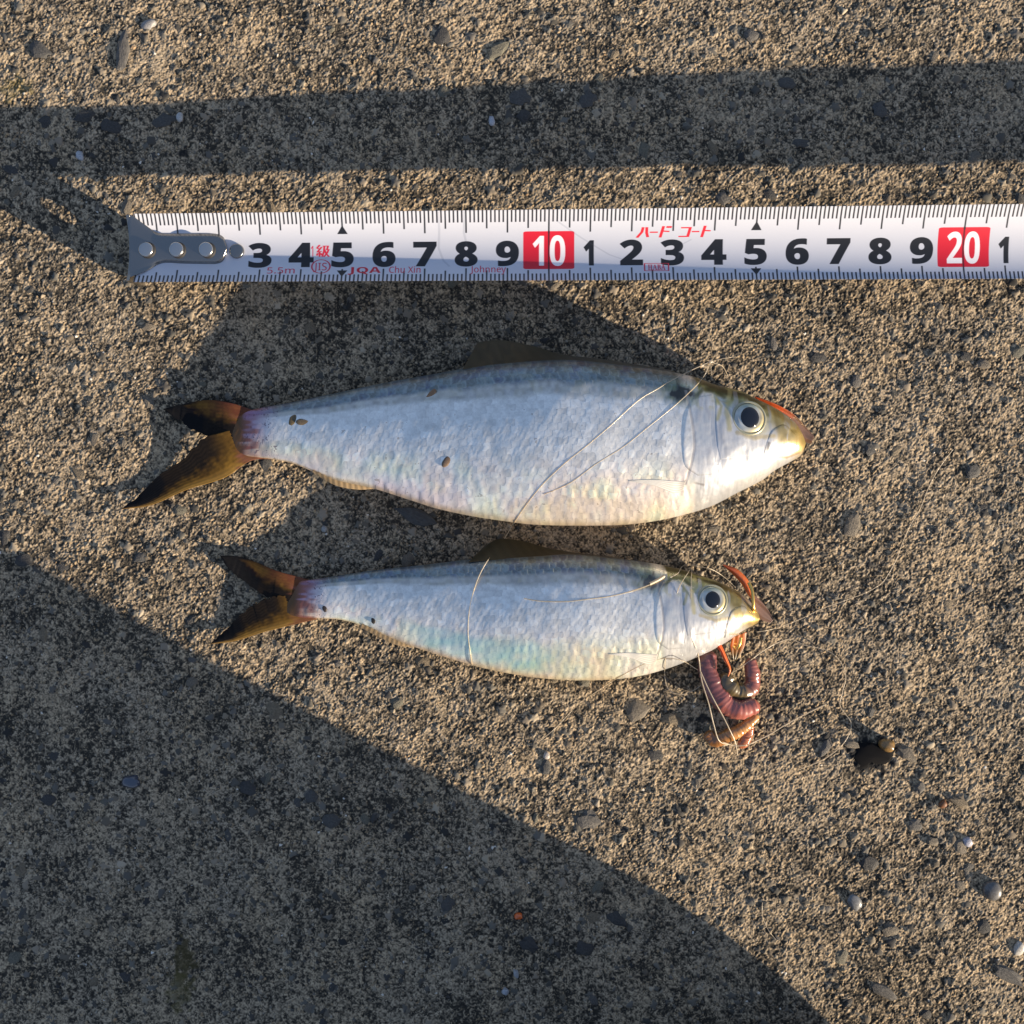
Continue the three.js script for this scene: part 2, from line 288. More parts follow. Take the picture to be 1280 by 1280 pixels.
function makeFish(S) {
  const root = thing('dead_fish', S.label, 'fish', 'two silver fish laid on the concrete');
  const dor = curve1(S.dorsal), ven = curve1(S.ventral), Tf = curve1(S.thick), Cf = curve1(S.center);
  const x0 = S.x0, x1 = S.x1, N = 300, M = 128;
  const st = [];
  for (let i = 0; i <= N; i++) {
    const k = i / N, s = k < 0.8 ? k / 0.8 * 0.88 : 0.88 + 0.12 * Math.sin((k - 0.8) / 0.2 * Math.PI / 2);
    const x = lerp(x0, x1, s), d = dor(x), v = ven(x), c = Cf(s) * S.T, T = Tf(s) * S.T;
    st.push({ s, px: x, X: W(x, c), mid: (W(d, c) + W(v, c)) / 2, half: Math.max(0.00012, (W(v, c) - W(d, c)) / 2), c, T, pm: (d + v) / 2, ph: (v - d) / 2 });
  }
  const atX = (X) => { let a = 0, b = N; if (X <= st[0].X) return st[0]; if (X >= st[N].X) return st[N]; while (b - a > 1) { const m = (a + b) >> 1; if (st[m].X <= X) a = m; else b = m; } const t = (X - st[a].X) / (st[b].X - st[a].X), o = {}; for (const k in st[a]) o[k] = lerp(st[a][k], st[b][k], t); return o; };
  const ex = (t) => lerp(0.50, 0.66, (t + 1) / 2);
  const bumpy = (X, Z) => 0.00045 * (noise(X * 110 + 40, Z * 110 + 40) - 0.5) + 0.00018 * (noise(X * 420 + 90, Z * 300 + 30) - 0.5);
  const top = (X, Z) => { const q = atX(X), t = (Z - q.mid) / q.half; if (Math.abs(t) >= 1) return q.c; return q.c + (q.T / 2) * Math.pow(1 - t * t, ex(t)) + bumpy(X, Z) * Math.min(1, (1 - t * t) * 3); };
  const over = (X, Z) => { if (X < st[0].X || X > st[N].X) return false; const q = atX(X); return Math.abs((Z - q.mid) / q.half) < 1; };
  const on = (px, py) => { let h = S.T * 0.9; for (let k = 0; k < 8; k++) h = top(W(px, h), W(py, h)); return h; };
  const uvAt = (X, Z) => { const q = atX(X), t = clamp((Z - q.mid) / q.half, -1, 1); return [q.s, Math.acos(-t) / Math.PI]; };
  // skin colour and relief: u along the fish, v from back (0) to belly keel (1)
  const TW = 2048, TH = 768, col = new Uint8Array(TW * TH * 4), bmp = new Uint8Array(TW * TH * 4), rr = rng(S.seed);
  const E = S.eye, k = S.k;
  for (let j = 0; j < TH; j++) for (let i = 0; i < TW; i++) {
    const u = (i + 0.5) / TW, v = (j + 0.5) / TH, t = -Math.cos(Math.PI * v);
    const x = lerp(x0, x1, u), d = dor(x), w = ven(x), y = (d + w) / 2 + t * (w - d) / 2;
    const hx = (x - E[0]) / k, hy = (y - E[1]) / k;
    const n1 = fbm(x / 34 + S.seed, y / 34), n2 = noise(x / 5 + 60, y / 5 + S.seed), n3 = noise(x / 1.6 + 20, y / 1.6 + 80), nst = noise((x - 0.25 * y) / 4.5 + 31, y / 15 + 7);
    let relief = 0.5, c;
    // scales: staggered rows
    const sx = 11.5 * k, arc = (y - (d + w) / 2) / ((w - d) / 2);
    const wob = noise(x / 7 + 3, y / 7 + 90) - 0.5, wob2 = noise(x / 6 + 43, y / 6 + 10) - 0.5; const colx = x / sx + 0.35 * arc * arc + 0.38 * wob, rowy = (y - d) / (9.0 * k) + 0.45 * wob2;
    const ri = Math.floor(rowy), fx0 = colx + (ri & 1) * 0.5, ci = Math.floor(fx0), fx = fx0 - ci, fy = rowy - ri - 0.5;
    const hsh = LAT[(ci & 255) * 256 + ((ri * 7 + S.seed) & 255)], hs2 = LAT[((ci + 91) & 255) * 256 + ((ri * 13 + 40) & 255)];
    const edgeS = sst(0.72, 0.95, fx + fy * fy * 0.9) + sst(0.1, 0, fx) * 0.6;
    // silver flank
    const nac = rampHSV(n1 * 7 + x / 160 + S.seed * 0.37);
    const bel = sst(0.05, 0.6, t);
    c = [0.86, 0.84, 0.775];
    c = mix3(c, [0.97 * nac[0], 0.91 * nac[1], 0.765 * nac[2]], bel * 0.9);
    const q = 1 + 0.20 * (n2 - 0.5) + 0.16 * (n3 - 0.5) + 0.16 * (nst - 0.5) * (0.15 + bel);
    c = [c[0] * q, c[1] * q, c[2] * q];
    const onBody = sst(-84, -98, hx + 4 * Math.sin(hy / 22));
    const scl = onBody * (0.25 + 0.75 * sst(0.0, 0.5, t));
    c = mix3(c, [c[0] * 0.86, c[1] * 0.86, c[2] * 0.88], scl * edgeS * 0.28 * (0.3 + 1.4 * n1));
    relief += scl * bel * 0.10 * (0.3 + 1.4 * n1) * Math.sin(6.283 * (x / (14 * k) + 0.5 * arc * arc + 0.9 * (noise(x / 40 + 5, y / 22 + 9) - 0.5))) + 0.09 * (n2 - 0.5) + (0.05 + 0.2 * bel) * (nst - 0.5) + 0.15 * (noise((x + 0.5 * (y - d)) / 3.2 + 15, (y - 0.2 * x) / 8 + 71) - 0.5) * sst(-0.5, -0.2, t) * sst(0.75, 0.3, t);
    { const sc = onBody * sst(-0.75, -0.55, t); relief += sc * 0.085 * (Math.cos(Math.PI * clamp(fx + 0.5 * fy * fy)) * 0.5) * (0.5 + n1); const ed = sst(0.7, 0.95, fx + fy * fy * 0.9) * (0.3 + n2); c = mix3(c, [c[0] * 0.78, c[1] * 0.78, c[2] * 0.80], sc * ed * 0.34); const br = hs2 > 0.8 ? 0.10 : hs2 < 0.15 ? -0.10 : 0; c = c.map(a => a * (1 + br * sc)); }
    if (S.cyan) { const g = sst(0.3, 0.5, t) * sst(0.98, 0.8, t) * sst(490, 540, x) * sst(740, 660, x) * (0.35 + 0.65 * noise(x / 18, y / 9 + 4)); c = mix3(c, [0.42, 0.74, 0.66], g * 0.75); }
    if (S.pink) { const g = sst(0.55, 0.95, t) * sst(640, 520, x) * (0.4 + 0.6 * n1); c = mix3(c, [0.62, 0.50, 0.62], g * 0.6); }
    // brown-grey line and dark scaled back
    const tb = t + 0.10 * (n1 - 0.5);
    const line = sst(-0.80, -0.70, tb) * sst(-0.50, -0.60, tb) * onBody;
    c = mix3(c, [0.30 + 0.1 * hsh, 0.29 + 0.08 * hsh, 0.27], line * (0.35 + 0.5 * n2));
    const back = sst(-0.66, -0.76, tb);
    if (back > 0) {
      const hb = clamp(hsh * 0.6 + 0.55 * (noise(x / 13 + 70, y / 8 + 30) - 0.3)); let b = mix3(hb < 0.42 ? mix3([0.045, 0.07, 0.15], [0.10, 0.16, 0.18], hb / 0.42) : mix3([0.10, 0.16, 0.18], [0.14, 0.15, 0.10], (hb - 0.42) / 0.58), [0.085, 0.115, 0.14], 0.35);
      const g = 0.9 + 0.8 * hs2 + 0.5 * (n3 - 0.5); b = [b[0] * g, b[1] * g, b[2] * g];
      b = mix3(b, [0.25, 0.31, 0.33], edgeS * 0.6 * (0.4 + n2)); b = mix3(b, [0.03, 0.035, 0.05], sst(0.25, 0.02, Math.hypot(fx - 0.3, fy * 0.8)) * 0.5);
      c = mix3(c, b, back * onBody * (0.82 + 0.18 * n1)); relief += back * 0.35 * (fx - 0.5);
    }
    // tail root flush and yellowish keel
    const tr = sst(S.root + 55 * k, S.root + 4, x + 14 * (n1 - 0.5));
    c = mix3(c, mix3([0.36, 0.17, 0.30], [0.42, 0.24, 0.16], sst(-0.2, 0.8, t)), tr * 0.85);
    if (n3 > 0.74 && tr > 0.1 && n2 > 0.5) c = mix3(c, [0.10, 0.06, 0.10], 0.7);
    c = mix3(c, [0.66, 0.50, 0.28], sst(0.90, 0.99, t) * sst(-100, -160, hx) * 0.5);
    if (S.specks && n2 > 0.93 && n3 > 0.6 && t > -0.4) c = mix3(c, [0.25, 0.17, 0.10], 0.5);
    c = mix3(c, mix3([0.12, 0.055, 0.014], [0.30, 0.11, 0.085], sst(S.root - 6, S.root + 10, x)), sst(S.root + 20, S.root + 1, x + 26 * (noise(x / 14 + 8, y / 3.2) - 0.5)));
    // shoulder spot, ragged
    { const dx = (hx + 88) / 16, dy = (hy + 28) / 11, rg = Math.hypot(dx, dy) + 0.5 * (noise((x + y * 0.3) / 2.2, y / 7) - 0.5) + 0.5 * (n2 - 0.5); c = mix3(c, [0.02, 0.022, 0.018], sst(1.35, 0.6, rg) * S.spot); c = mix3(c, [0.12, 0.17, 0.06], sst(2.2, 1.2, rg) * (1 - sst(1.05, 0.7, rg)) * 0.5 * (n2 + 0.2)); }
    // head
    const head = sst(-80, -70, hx + 3 * Math.sin(hy / 22));
    if (head > 0) {
      let g = [0.70 + 0.12 * (n1 - 0.5), 0.70 + 0.08 * (n1 - 0.5), 0.69];
      const stri = 0.5 + 0.5 * Math.sin(hx * 1.1 + 3 * n1 + Math.sin(hy / 13) * 2); g = g.map(a => a * (0.90 + 0.12 * stri * n2 + 0.10 * (n3 - 0.5)));
      { const pg = sst(-84, -72, hx) * sst(-40, -52, hx) * sst(-14, 4, hy + 8 * (n1 - 0.5)) * sst(46, 28, hy); g = mix3(g, [0.38, 0.44, 0.50], pg * 0.55 * (0.4 + n2)); }
      { const pg = sst(-24, -36, hx - 0.2 * hy) * sst(-64, -48, hx); g = mix3(g, [0.42, 0.45, 0.50], pg * 0.35 * (0.4 + n1)); }
      { const gs = sst(0.55, 0.68, noise(hx / 5 + 12, hy / 8 + 40)) * sst(-2, -20, hy); g = mix3(g, [0.46, 0.42, 0.14], gs * 0.7); }
      { const ye = sst(30, 22, Math.hypot(hx, hy)) ; g = mix3(g, mix3([0.44, 0.42, 0.28], [0.60, 0.52, 0.26], sst(-10, 14, hx)), ye * 0.6); }
      // brassy crown
      const dep = (y - d) / k; const cr = sst(27, 13, dep + 12 * (n2 - 0.5)); g = mix3(g, mix3([0.13, 0.135, 0.04], [0.36, 0.36, 0.12], n2), cr * 0.9);
      const cr2 = sst(15, 6, dep + 6 * (n2 - 0.5)); g = mix3(g, [0.055, 0.05, 0.018], cr2 * 0.9);
      // snout, amber and half translucent
      const sn = sst(10, 28, hx - hy * 0.2 + 8 * (n1 - 0.5)) * sst(42, 22, hy - (hx - 20) * 0.25); g = mix3(g, mix3([0.22, 0.165, 0.05], [0.44, 0.34, 0.13], n2), sn * 0.9);
      const sn2 = sst(46, 60, hx) ; g = mix3(g, [0.58, 0.40, 0.13], sn2 * 0.75 * (0.5 + 0.5 * n2));
      const vn = fbm(hx / 7 + 70, hy / 26 + 20) ; g = mix3(g, [0.45, 0.45, 0.46], sst(0.56, 0.72, vn) * 0.55);
      for (const [pts, wd, cc, am] of CREASE) {
        let dm = 99; for (let q = 0; q < pts.length - 1; q++) { const [ax, ay] = pts[q], bx = pts[q + 1][0] - ax, by = pts[q + 1][1] - ay, tt = clamp(((hx - ax) * bx + (hy - ay) * by) / (bx * bx + by * by)); dm = Math.min(dm, Math.hypot(hx - ax - tt * bx, hy - ay - tt * by)); }
        if (dm < wd * 3) g = mix3(g, cc, sst(wd * (0.8 + 1.2 * n2), wd * 0.2, dm) * am);
      }
      c = mix3(c, g, head); relief = lerp(relief, 0.5 + 0.16 * (n2 - 0.5) + 0.3 * (vn - 0.5), head);
    }
    // gill slit: groove in the relief, its shadow line painted in reddish grey
    { const gx = -80 + 5 * Math.sin((hy + 10) / 30) - Math.max(0, hy - 40) * 0.12, dg = Math.abs(hx - gx); if (hy > -32 && hy < 84) { const g = sst(3, 0.5, dg); relief -= 0.14 * g; c = mix3(c, [0.40, 0.36, 0.33], g * 0.55); } }
    { const gx = -46 + 3 * Math.sin(hy / 18), dg = Math.abs(hx - gx); if (hy > -26 && hy < 60) relief -= 0.10 * sst(3, 0.5, dg); }
    const o = (j * TW + i) * 4;
    col[o] = toS(c[0]); col[o + 1] = toS(c[1]); col[o + 2] = toS(c[2]); col[o + 3] = 255;
    const bv = clamp(relief) * 255; bmp[o] = bmp[o + 1] = bmp[o + 2] = bv; bmp[o + 3] = 255;
  }
  const skin = new THREE.MeshPhysicalMaterial({ map: dataTex(col, TW, TH, true), bumpMap: dataTex(bmp, TW, TH, false), bumpScale: 0.00028, roughness: 0.34, metalness: 0.6, clearcoat: 0.5, clearcoatRoughness: 0.18, side: THREE.DoubleSide });
  { // body
    const pos = [], uv = [], idx = [], row = M + 1;
    for (let i = 0; i <= N; i++) for (let j = 0; j <= M; j++) {
      const a = j / M * 2 * Math.PI, t = -Math.cos(a), q = st[i], X = q.X, Z = q.mid + q.half * t;
      const y = j <= M / 2 ? (Math.abs(t) >= 0.99999 ? q.c : top(X, Z)) : q.c - (q.T / 2) * Math.pow(Math.max(0, 1 - t * t), ex(t));
      pos.push(X, y, Z); uv.push(q.s, j <= M / 2 ? a / Math.PI : 2 - a / Math.PI);
    }
    for (let i = 0; i < N; i++) for (let j = 0; j < M; j++) { const a = i * row + j, b = a + row; idx.push(a, a + 1, b, b, a + 1, b + 1); }
    for (const [i, sgn] of [[0, 1], [N, -1]]) { const q = st[i], ce = pos.length / 3; pos.push(q.X, q.c, q.mid); uv.push(q.s, 0.5); for (let j = 0; j < M; j++) { const a = i * row + j; if (sgn > 0) idx.push(ce, a + 1, a); else idx.push(ce, a, a + 1); } }
    const g = new THREE.BufferGeometry(); g.setAttribute('position', new THREE.Float32BufferAttribute(pos, 3)); g.setAttribute('uv', new THREE.Float32BufferAttribute(uv, 2)); g.setIndex(idx); g.computeVertexNormals();
    // average the two normals along the seam on the back
    const nn = g.attributes.normal; for (let i = 0; i <= N; i++) { const a = i * row, b = a + M; const x = nn.getX(a) + nn.getX(b), y = nn.getY(a) + nn.getY(b), z = nn.getZ(a) + nn.getZ(b), l = Math.hypot(x, y, z) || 1; nn.setXYZ(a, x / l, y / l, z / l); nn.setXYZ(b, x / l, y / l, z / l); }
    part(root, 'body', g, skin);
  }
  const finMat = new THREE.MeshPhysicalMaterial({ vertexColors: true, roughness: 0.7, specularIntensity: 0.25, side: THREE.DoubleSide });
  const fc = (u, w, px, py, dark) => { const s = 0.75 + 0.5 * noise(px / 2.2 + u * 5, py / 2.2) + 0.07 * Math.sin(w * 64 + Math.sin(u * 6) * 1.2); let c = mix3([0.20, 0.105, 0.016], [0.105, 0.052, 0.010], noise(px / 11, py / 11)); c = mix3(c, [0.005, 0.005, 0.006], dark); return c.map(a => a * s); };
  const cT = 0.205 * S.T;
  const root3 = (c, u, px, py) => mix3(c, mix3([0.12, 0.045, 0.02], [0.20, 0.075, 0.055], noise(px / 6, py / 5)), sst(S.root - 12, S.root + 6, px + 24 * (noise(px / 12 + 8, py / 3.5) - 0.5)) * 0.85);
  const tailH0 = (u, w) => lerp(cT, 0.0014, sst(0.2, 0.85, u)) + 0.000015 * Math.sin(w * 64) * sst(0.05, 0.3, u) + 0.0006 * Math.sin(u * 7 + w * 2) * u;
  const tailH = (px, py, u, w) => tailH0(u, w);
  const ragged = (pts, amp, sd) => resample(pts, 60).map((p, i) => { const f = Math.min(1, i / 12, (59 - i) / 6); return [p[0] + f * amp * (noise(i / 1.3 + sd, sd * 3.1 + 5) - 0.5), p[1] + f * amp * (noise(i / 1.5 + sd + 40, sd * 1.7 + 9) - 0.5)]; });
  const tail = new THREE.Group(); tail.name = 'tail_fin'; root.add(tail);
  const U = S.tailUp, L = S.tailLow;
  part(tail, 'upper_lobe', ruledSheet(U[0], ragged(U[1], 4.5 * k, S.seed), 90, 40, (px, py, u, w) => tailH(px, py, u, w), 0.0005, (px, py, u, w) => { let c = fc(u, w, px, py, clamp(sst(0.35, 0.75, w + 0.3 * u + 0.2 * (noise(px / 4, py / 4) - 0.5)) * 0.96 + sst(0.12, 0.0, w) * 0.4 + sst(0.5, 0.82, u))); c = mix3(c, [0.12, 0.025, 0.025], 0.6 * sst(0.75, 0.2, u) * sst(0.6, 0.2, w)); return root3(c, u, px, py); }), finMat);
  part(tail, 'lower_lobe', ruledSheet(ragged(L[0], 5 * k, S.seed + 9), L[1], 90, 44, (px, py, u, w) => tailH(px, py, u, w) - 0.0002, 0.0005, (px, py, u, w) => { let c = fc(u, w, px, py, clamp(sst(0.85, 0.3, w - 0.25 * u + 0.25 * (noise(px / 4, py / 4) - 0.5)) * 0.95 * sst(0.1, 0.35, u) + sst(0.66, 0.92, u))); c = mix3(c, [0.42, 0.24, 0.06], 0.5 * sst(0.75, 1, w)); return root3(c, u, px, py); }), finMat);
  const finClear = new THREE.MeshPhysicalMaterial({ vertexColors: true, roughness: 0.5, clearcoat: 0.3, side: THREE.DoubleSide, transmission: 0.3, thickness: 0 });
  part(root, 'dorsal_fin', ruledSheet(S.dfin[0], S.dfin[1], 60, 24, (px, py, u, w) => lerp(S.dfinH[0], S.dfinH[1], w) + 0.00006 * Math.sin(u * 90 + w * 14), 0.0003, (px, py, u, w) => { const s = 0.85 + 0.3 * (0.5 + 0.5 * Math.sin(u * 90 + w * 14)); return [0.055 * s, 0.045 * s, 0.021 * s]; }), finClear);
  part(root, 'anal_fin', ruledSheet(S.afin[0], S.afin[1], 40, 10, (px, py, u, w) => lerp(S.afinH[0], S.afinH[1], w) + 0.0001 * Math.sin(u * 70), 0.0003, (px, py, u, w) => { const s = 0.8 + 0.3 * Math.sin(u * 70); return [0.50 * s, 0.36 * s, 0.20 * s]; }), finClear);
  // plates of the head, lying on the skin
  const hp = (a, b) => [E[0] + a * k, E[1] + b * k];
  const plate = (A, B, lift, n = 40, m = 24) => ruledSheet(A.map(p => hp(...p)), B.map(p => hp(...p)), n, m, (px, py, u, w) => on(px, py) + lift * sst(0, 0.07, w) * Math.pow(1 - w, 0.8) * clamp(Math.min(u * 4, (1 - u) * 4)) + 0.00001 - 0.00006 * sst(0.9, 1, w), 0.0006, null, (px, py, u, w, X, Z) => uvAt(X, Z));
  part(root, 'gill_cover', plate([[-71, -26], [-79, -8], [-83, 12], [-84, 36], [-80, 60], [-64, 72]], [[-44, -30], [-45, -10], [-46, 12], [-44, 34], [-40, 54], [-38, 70]], 0.00022), skin);
  part(root, 'cheek_plate', plate([[-42, -24], [-42, -6], [-42, 14], [-40, 34], [-36, 52]], [[-25, -18], [-22, 4], [-14, 22], [4, 32], [14, 46]], 0.00011), skin);
  part(root, 'upper_jaw', plate([[22, 30], [30, 14], [44, 8], [60, 22]], [[17, 50], [28, 50], [42, 46], [60, 36]], 0.00022), skin);
  const pf = new THREE.MeshPhysicalMaterial({ vertexColors: true, roughness: 0.45, clearcoat: 0.3, side: THREE.DoubleSide, metalness: 0.35 });
  part(root, 'pectoral_fin', ruledSheet([[-79, 79], [-92, 79], [-120, 77], [-150, 78]].map(p => hp(...p)), [[-82, 90], [-92, 94], [-120, 84], [-150, 79]].map(p => hp(...p)), 50, 16, (px, py, u, w) => on(px, py) + 0.00012 + 0.00003 * Math.sin(w * 30), 0.0002, (px, py, u, w) => { const s = 0.85 + 0.2 * Math.sin(w * 30); return mix3([0.58 * s, 0.54 * s, 0.49 * s], [0.8 * s, 0.77 * s, 0.7 * s], sst(0.02, 0.2, u)); }), pf);
  // eye
  const eh = on(...E), PX = (H - eh) / F, eye = new THREE.Group(); eye.name = 'eye'; eye.position.set(W(E[0], eh), eh, W(E[1], eh)); root.add(eye);
  { const X = eye.position.x, Z = eye.position.z, d = 0.002; const nx = -(top(X + d, Z) - top(X - d, Z)) / (2 * d), nz = -(top(X, Z + d) - top(X, Z - d)) / (2 * d); eye.quaternion.setFromUnitVectors(new THREE.Vector3(0, 1, 0), new THREE.Vector3(nx * 0.6, 1, nz * 0.6).normalize()); }
  const ri = S.iris * PX, rp = S.pupil * PX;
  const prof = [[0, 0.13], [0.5, 0.15], [0.62, 0.17], [0.8, 0.16], [0.95, 0.08], [1.0, -0.02], [1.0, -0.2]].map(p => new THREE.Vector2(p[0] * ri + 1e-6, p[1] * ri));
  const irisG = new THREE.LatheGeometry(prof.flatMap((p, i) => i < prof.length - 1 ? [0, 1, 2].map(q => new THREE.Vector2(lerp(p.x, prof[i + 1].x, q / 3), lerp(p.y, prof[i + 1].y, q / 3))) : [p]), 64); { const n = irisG.attributes.position, cc = []; for (let i = 0; i < n.count; i++) { const x = n.getX(i), z = n.getZ(i), a = Math.hypot(x, z) / ri; let c = mix3([0.52, 0.54, 0.50], [0.60, 0.50, 0.26], sst(-0.1, 0.9, z / ri * 0.5 + 0.8 * x / ri)); c = mix3(c, [0.62, 0.60, 0.54], sst(0.75, 0.62, a) * 0.7); c = c.map(q => q * (0.78 + 0.44 * noise(x / ri * 4 + 9 + S.seed, z / ri * 4 + 30))); c = mix3(c, [0.20, 0.25, 0.15], sst(-0.35, -0.9, z / ri) * 0.7); c = mix3(c, [0.12, 0.14, 0.12], sst(0.95, 1.0, a)); cc.push(...c); } irisG.setAttribute('color', new THREE.Float32BufferAttribute(cc, 3)); }
  part(eye, 'iris', irisG, new THREE.MeshPhysicalMaterial({ vertexColors: true, roughness: 0.28, metalness: 0.45, clearcoat: 0.8, clearcoatRoughness: 0.06, side: THREE.DoubleSide }));
  const pg = new THREE.SphereGeometry(1, 32, 16); pg.scale(rp * 0.95, rp * 0.26, rp * 1.07); pg.translate(0, 0.155 * ri, 0);
  part(eye, 'pupil', pg, new THREE.MeshPhysicalMaterial({ color: new THREE.Color().setRGB(0.006, 0.007, 0.012), roughness: 0.2, clearcoat: 0.4, clearcoatRoughness: 0.05 }));
  const rim = new THREE.TorusGeometry(ri * 1.06, ri * 0.09, 10, 48); rim.rotateX(Math.PI / 2); rim.scale(1, 0.7, 1);
  part(eye, 'eye_rim', rim, new THREE.MeshPhysicalMaterial({ color: new THREE.Color().setRGB(0.36, 0.35, 0.24), roughness: 0.35, metalness: 0.35, clearcoat: 0.4 }));
  return { root, on, top, over, S, hp };
}
const fishA = makeFish({
  label: 'larger silver fish, upper one, lying just below the measuring tape', seed: 3, k: 1, eye: [936.4, 522.6], iris: 19.5, pupil: 12.6, T: 0.0200, spot: 0.95, pink: true, specks: true,
  x0: 268, x1: 1005, root: 304,
  dorsal: [[268, 531], [285, 520], [303, 515], [330, 509], [359, 504], [421, 491], [484, 478], [540, 468], [590, 459], [641, 453.5], [699, 450], [734, 451.5], [780, 457], [821, 462], [867, 471], [894, 481], [926, 489], [942, 497], [963, 507], [983, 519], [994, 529], [1001, 540], [1004, 547], [1005, 552]],
  ventral: [[268, 560], [285, 566], [303, 569.5], [315, 571], [340, 574], [365, 579], [390, 589], [420, 600], [468, 611], [515, 626], [547, 636], [594, 646], [631, 651.5], [664, 655.5], [711, 657], [780, 656], [821, 651], [861, 642], [892, 631.5], [922, 616], [953, 600], [967, 589], [983, 580], [995, 573.5], [1001, 569], [1004, 563], [1005, 557]],
  thick: [[0, 0.004], [0.03, 0.05], [0.05, 0.085], [0.1, 0.21], [0.207, 0.39], [0.38, 0.68], [0.594, 1], [0.78, 0.98], [0.88, 0.86], [0.95, 0.64], [0.985, 0.4], [1, 0.2]],
  center: [[0, 0.115], [0.03, 0.17], [0.055, 0.19], [0.1, 0.215], [0.2, 0.28], [0.4, 0.42], [0.58, 0.53], [0.8, 0.54], [0.95, 0.5], [1, 0.46]],
  tailUp: [[[316, 512.5], [290, 504], [265, 500], [243, 502], [204, 511]], [[320, 558], [290, 549], [262, 545.5], [243, 537], [220, 522], [204, 511.5]]],
  tailLow: [[[320, 526], [290, 538], [262, 544.5], [249, 552], [234, 570], [202, 592], [171, 620], [152, 636]], [[345, 574], [315, 575.5], [281, 597], [234, 612], [187, 632], [152, 636.5]]],
  dfin: [[[578, 462], [600, 459], [640, 456], [700, 453], [760, 457], [840, 468]], [[597, 428], [622, 425], [665, 432], [700, 442.5], [755, 449], [840, 463]]], dfinH: [0.0105, 0.0035],
  afin: [[[390, 588], [420, 599], [468, 610]], [[392, 592], [420, 607], [447, 612], [470, 611]]], afinH: [0.006, 0.0035],
});
const fishB = makeFish({
  label: 'smaller silver fish, lower one, with bait worms under its chin', seed: 8, k: 0.86, eye: [890.3, 750], iris: 17.2, pupil: 10, T: 0.0146, spot: 0.8, cyan: true,
  x0: 340, x1: 949, root: 372,
  dorsal: [[340, 740], [354, 731], [371, 727], [394, 724], [429, 718.5], [475, 712], [539, 705], [580, 700], [625, 697.5], [669, 695.5], [713, 693], [758, 697], [802, 702], [841, 709], [877, 719.5], [906, 731], [930, 744], [941, 756], [946, 763], [948, 768], [949, 771]],
  ventral: [[340, 758], [354, 767], [371, 771], [394, 773], [424, 774.5], [452, 782], [481, 794], [510, 806], [568, 825], [610, 836.5], [669, 847], [728, 850.5], [788, 847], [832, 836.5], [877, 819], [906, 804], [930, 787.5], [941, 782], [946, 779.5], [948, 777], [949, 774.5]],
  thick: [[0, 0.004], [0.033, 0.05], [0.052, 0.09], [0.1, 0.215], [0.207, 0.39], [0.38, 0.68], [0.594, 1], [0.78, 0.98], [0.88, 0.84], [0.95, 0.6], [0.985, 0.36], [1, 0.14]],
  center: [[0, 0.12], [0.03, 0.17], [0.055, 0.195], [0.1, 0.22], [0.2, 0.28], [0.4, 0.42], [0.58, 0.53], [0.8, 0.54], [0.95, 0.5], [1, 0.46]],
  tailUp: [[[386, 724.6], [345, 713], [308, 698], [290, 694.5], [275.4, 694.5]], [[388, 762], [358, 751], [337, 747.5], [316, 735], [290, 715], [275.4, 695.5]]],
  tailLow: [[[388, 735], [358, 744], [337, 746.5], [308, 763], [285, 784], [264, 804]], [[396, 774], [366, 781], [325, 791.5], [293, 801.5], [264, 805]]],
  dfin: [[[585, 703], [620, 700], [665, 698], [720, 696], [780, 701]], [[604, 684], [622, 674], [652, 676], [690, 686], [780, 698]]], dfinH: [0.0082, 0.003],
  afin: [[[452, 780], [490, 796], [515, 807]], [[450, 784], [475, 797], [498, 807], [516, 809]]], afinH: [0.005, 0.003],
});
function surfH(X, Z) { let h = groundH(X, Z); for (const f of [fishA, fishB]) if (f.over(X, Z)) h = Math.max(h, f.top(X, Z)); return h; }
function onAny(px, py) { let h = 0.01; for (let i = 0; i < 10; i++) h = lerp(h, surfH(W(px, h), W(py, h)), 0.7); return h; }

// ───────────── the measuring tape ─────────────
const tape = thing('measuring_tape', 'white steel measuring tape with black centimetre numbers above both fish', 'tape measure');
const tapeMid = (X) => W(312.4, 0.0115) + (X - W(165, 0.0115)) * -0.0052;             // centre line, runs slightly uphill in the picture
const tapeHalf = (X) => 0.00826 + (X + 0.09) * 0.0019;
const rimH = (X) => 0.0141 + (X + 0.09) * 0.0105;
const sagOf = (X) => 0.0034 - (X + 0.09) * 0.0035;
const tapeY = (X, t) => { const hf = tapeHalf(X), sg = sagOf(X), Rr = (hf * hf + sg * sg) / (2 * sg); return rimH(X) - t * hf * 0.20 * sst(-0.07, 0.17, X) - sg + Rr - Math.sqrt(Rr * Rr - hf * hf * t * t); };
const TX0 = W(167, 0.0125), CM = 0.01 * 1.0;
const XEND = 0.26;
const kx = (() => { const X5 = W(427, rimH(-0.04) - 0.001), X20 = W(1207, rimH(0.11) - 0.001); return (X20 - X5) / 15; })();      // metres per printed centimetre
const XZERO = W(427, rimH(-0.04) - 0.001) - 5 * kx;
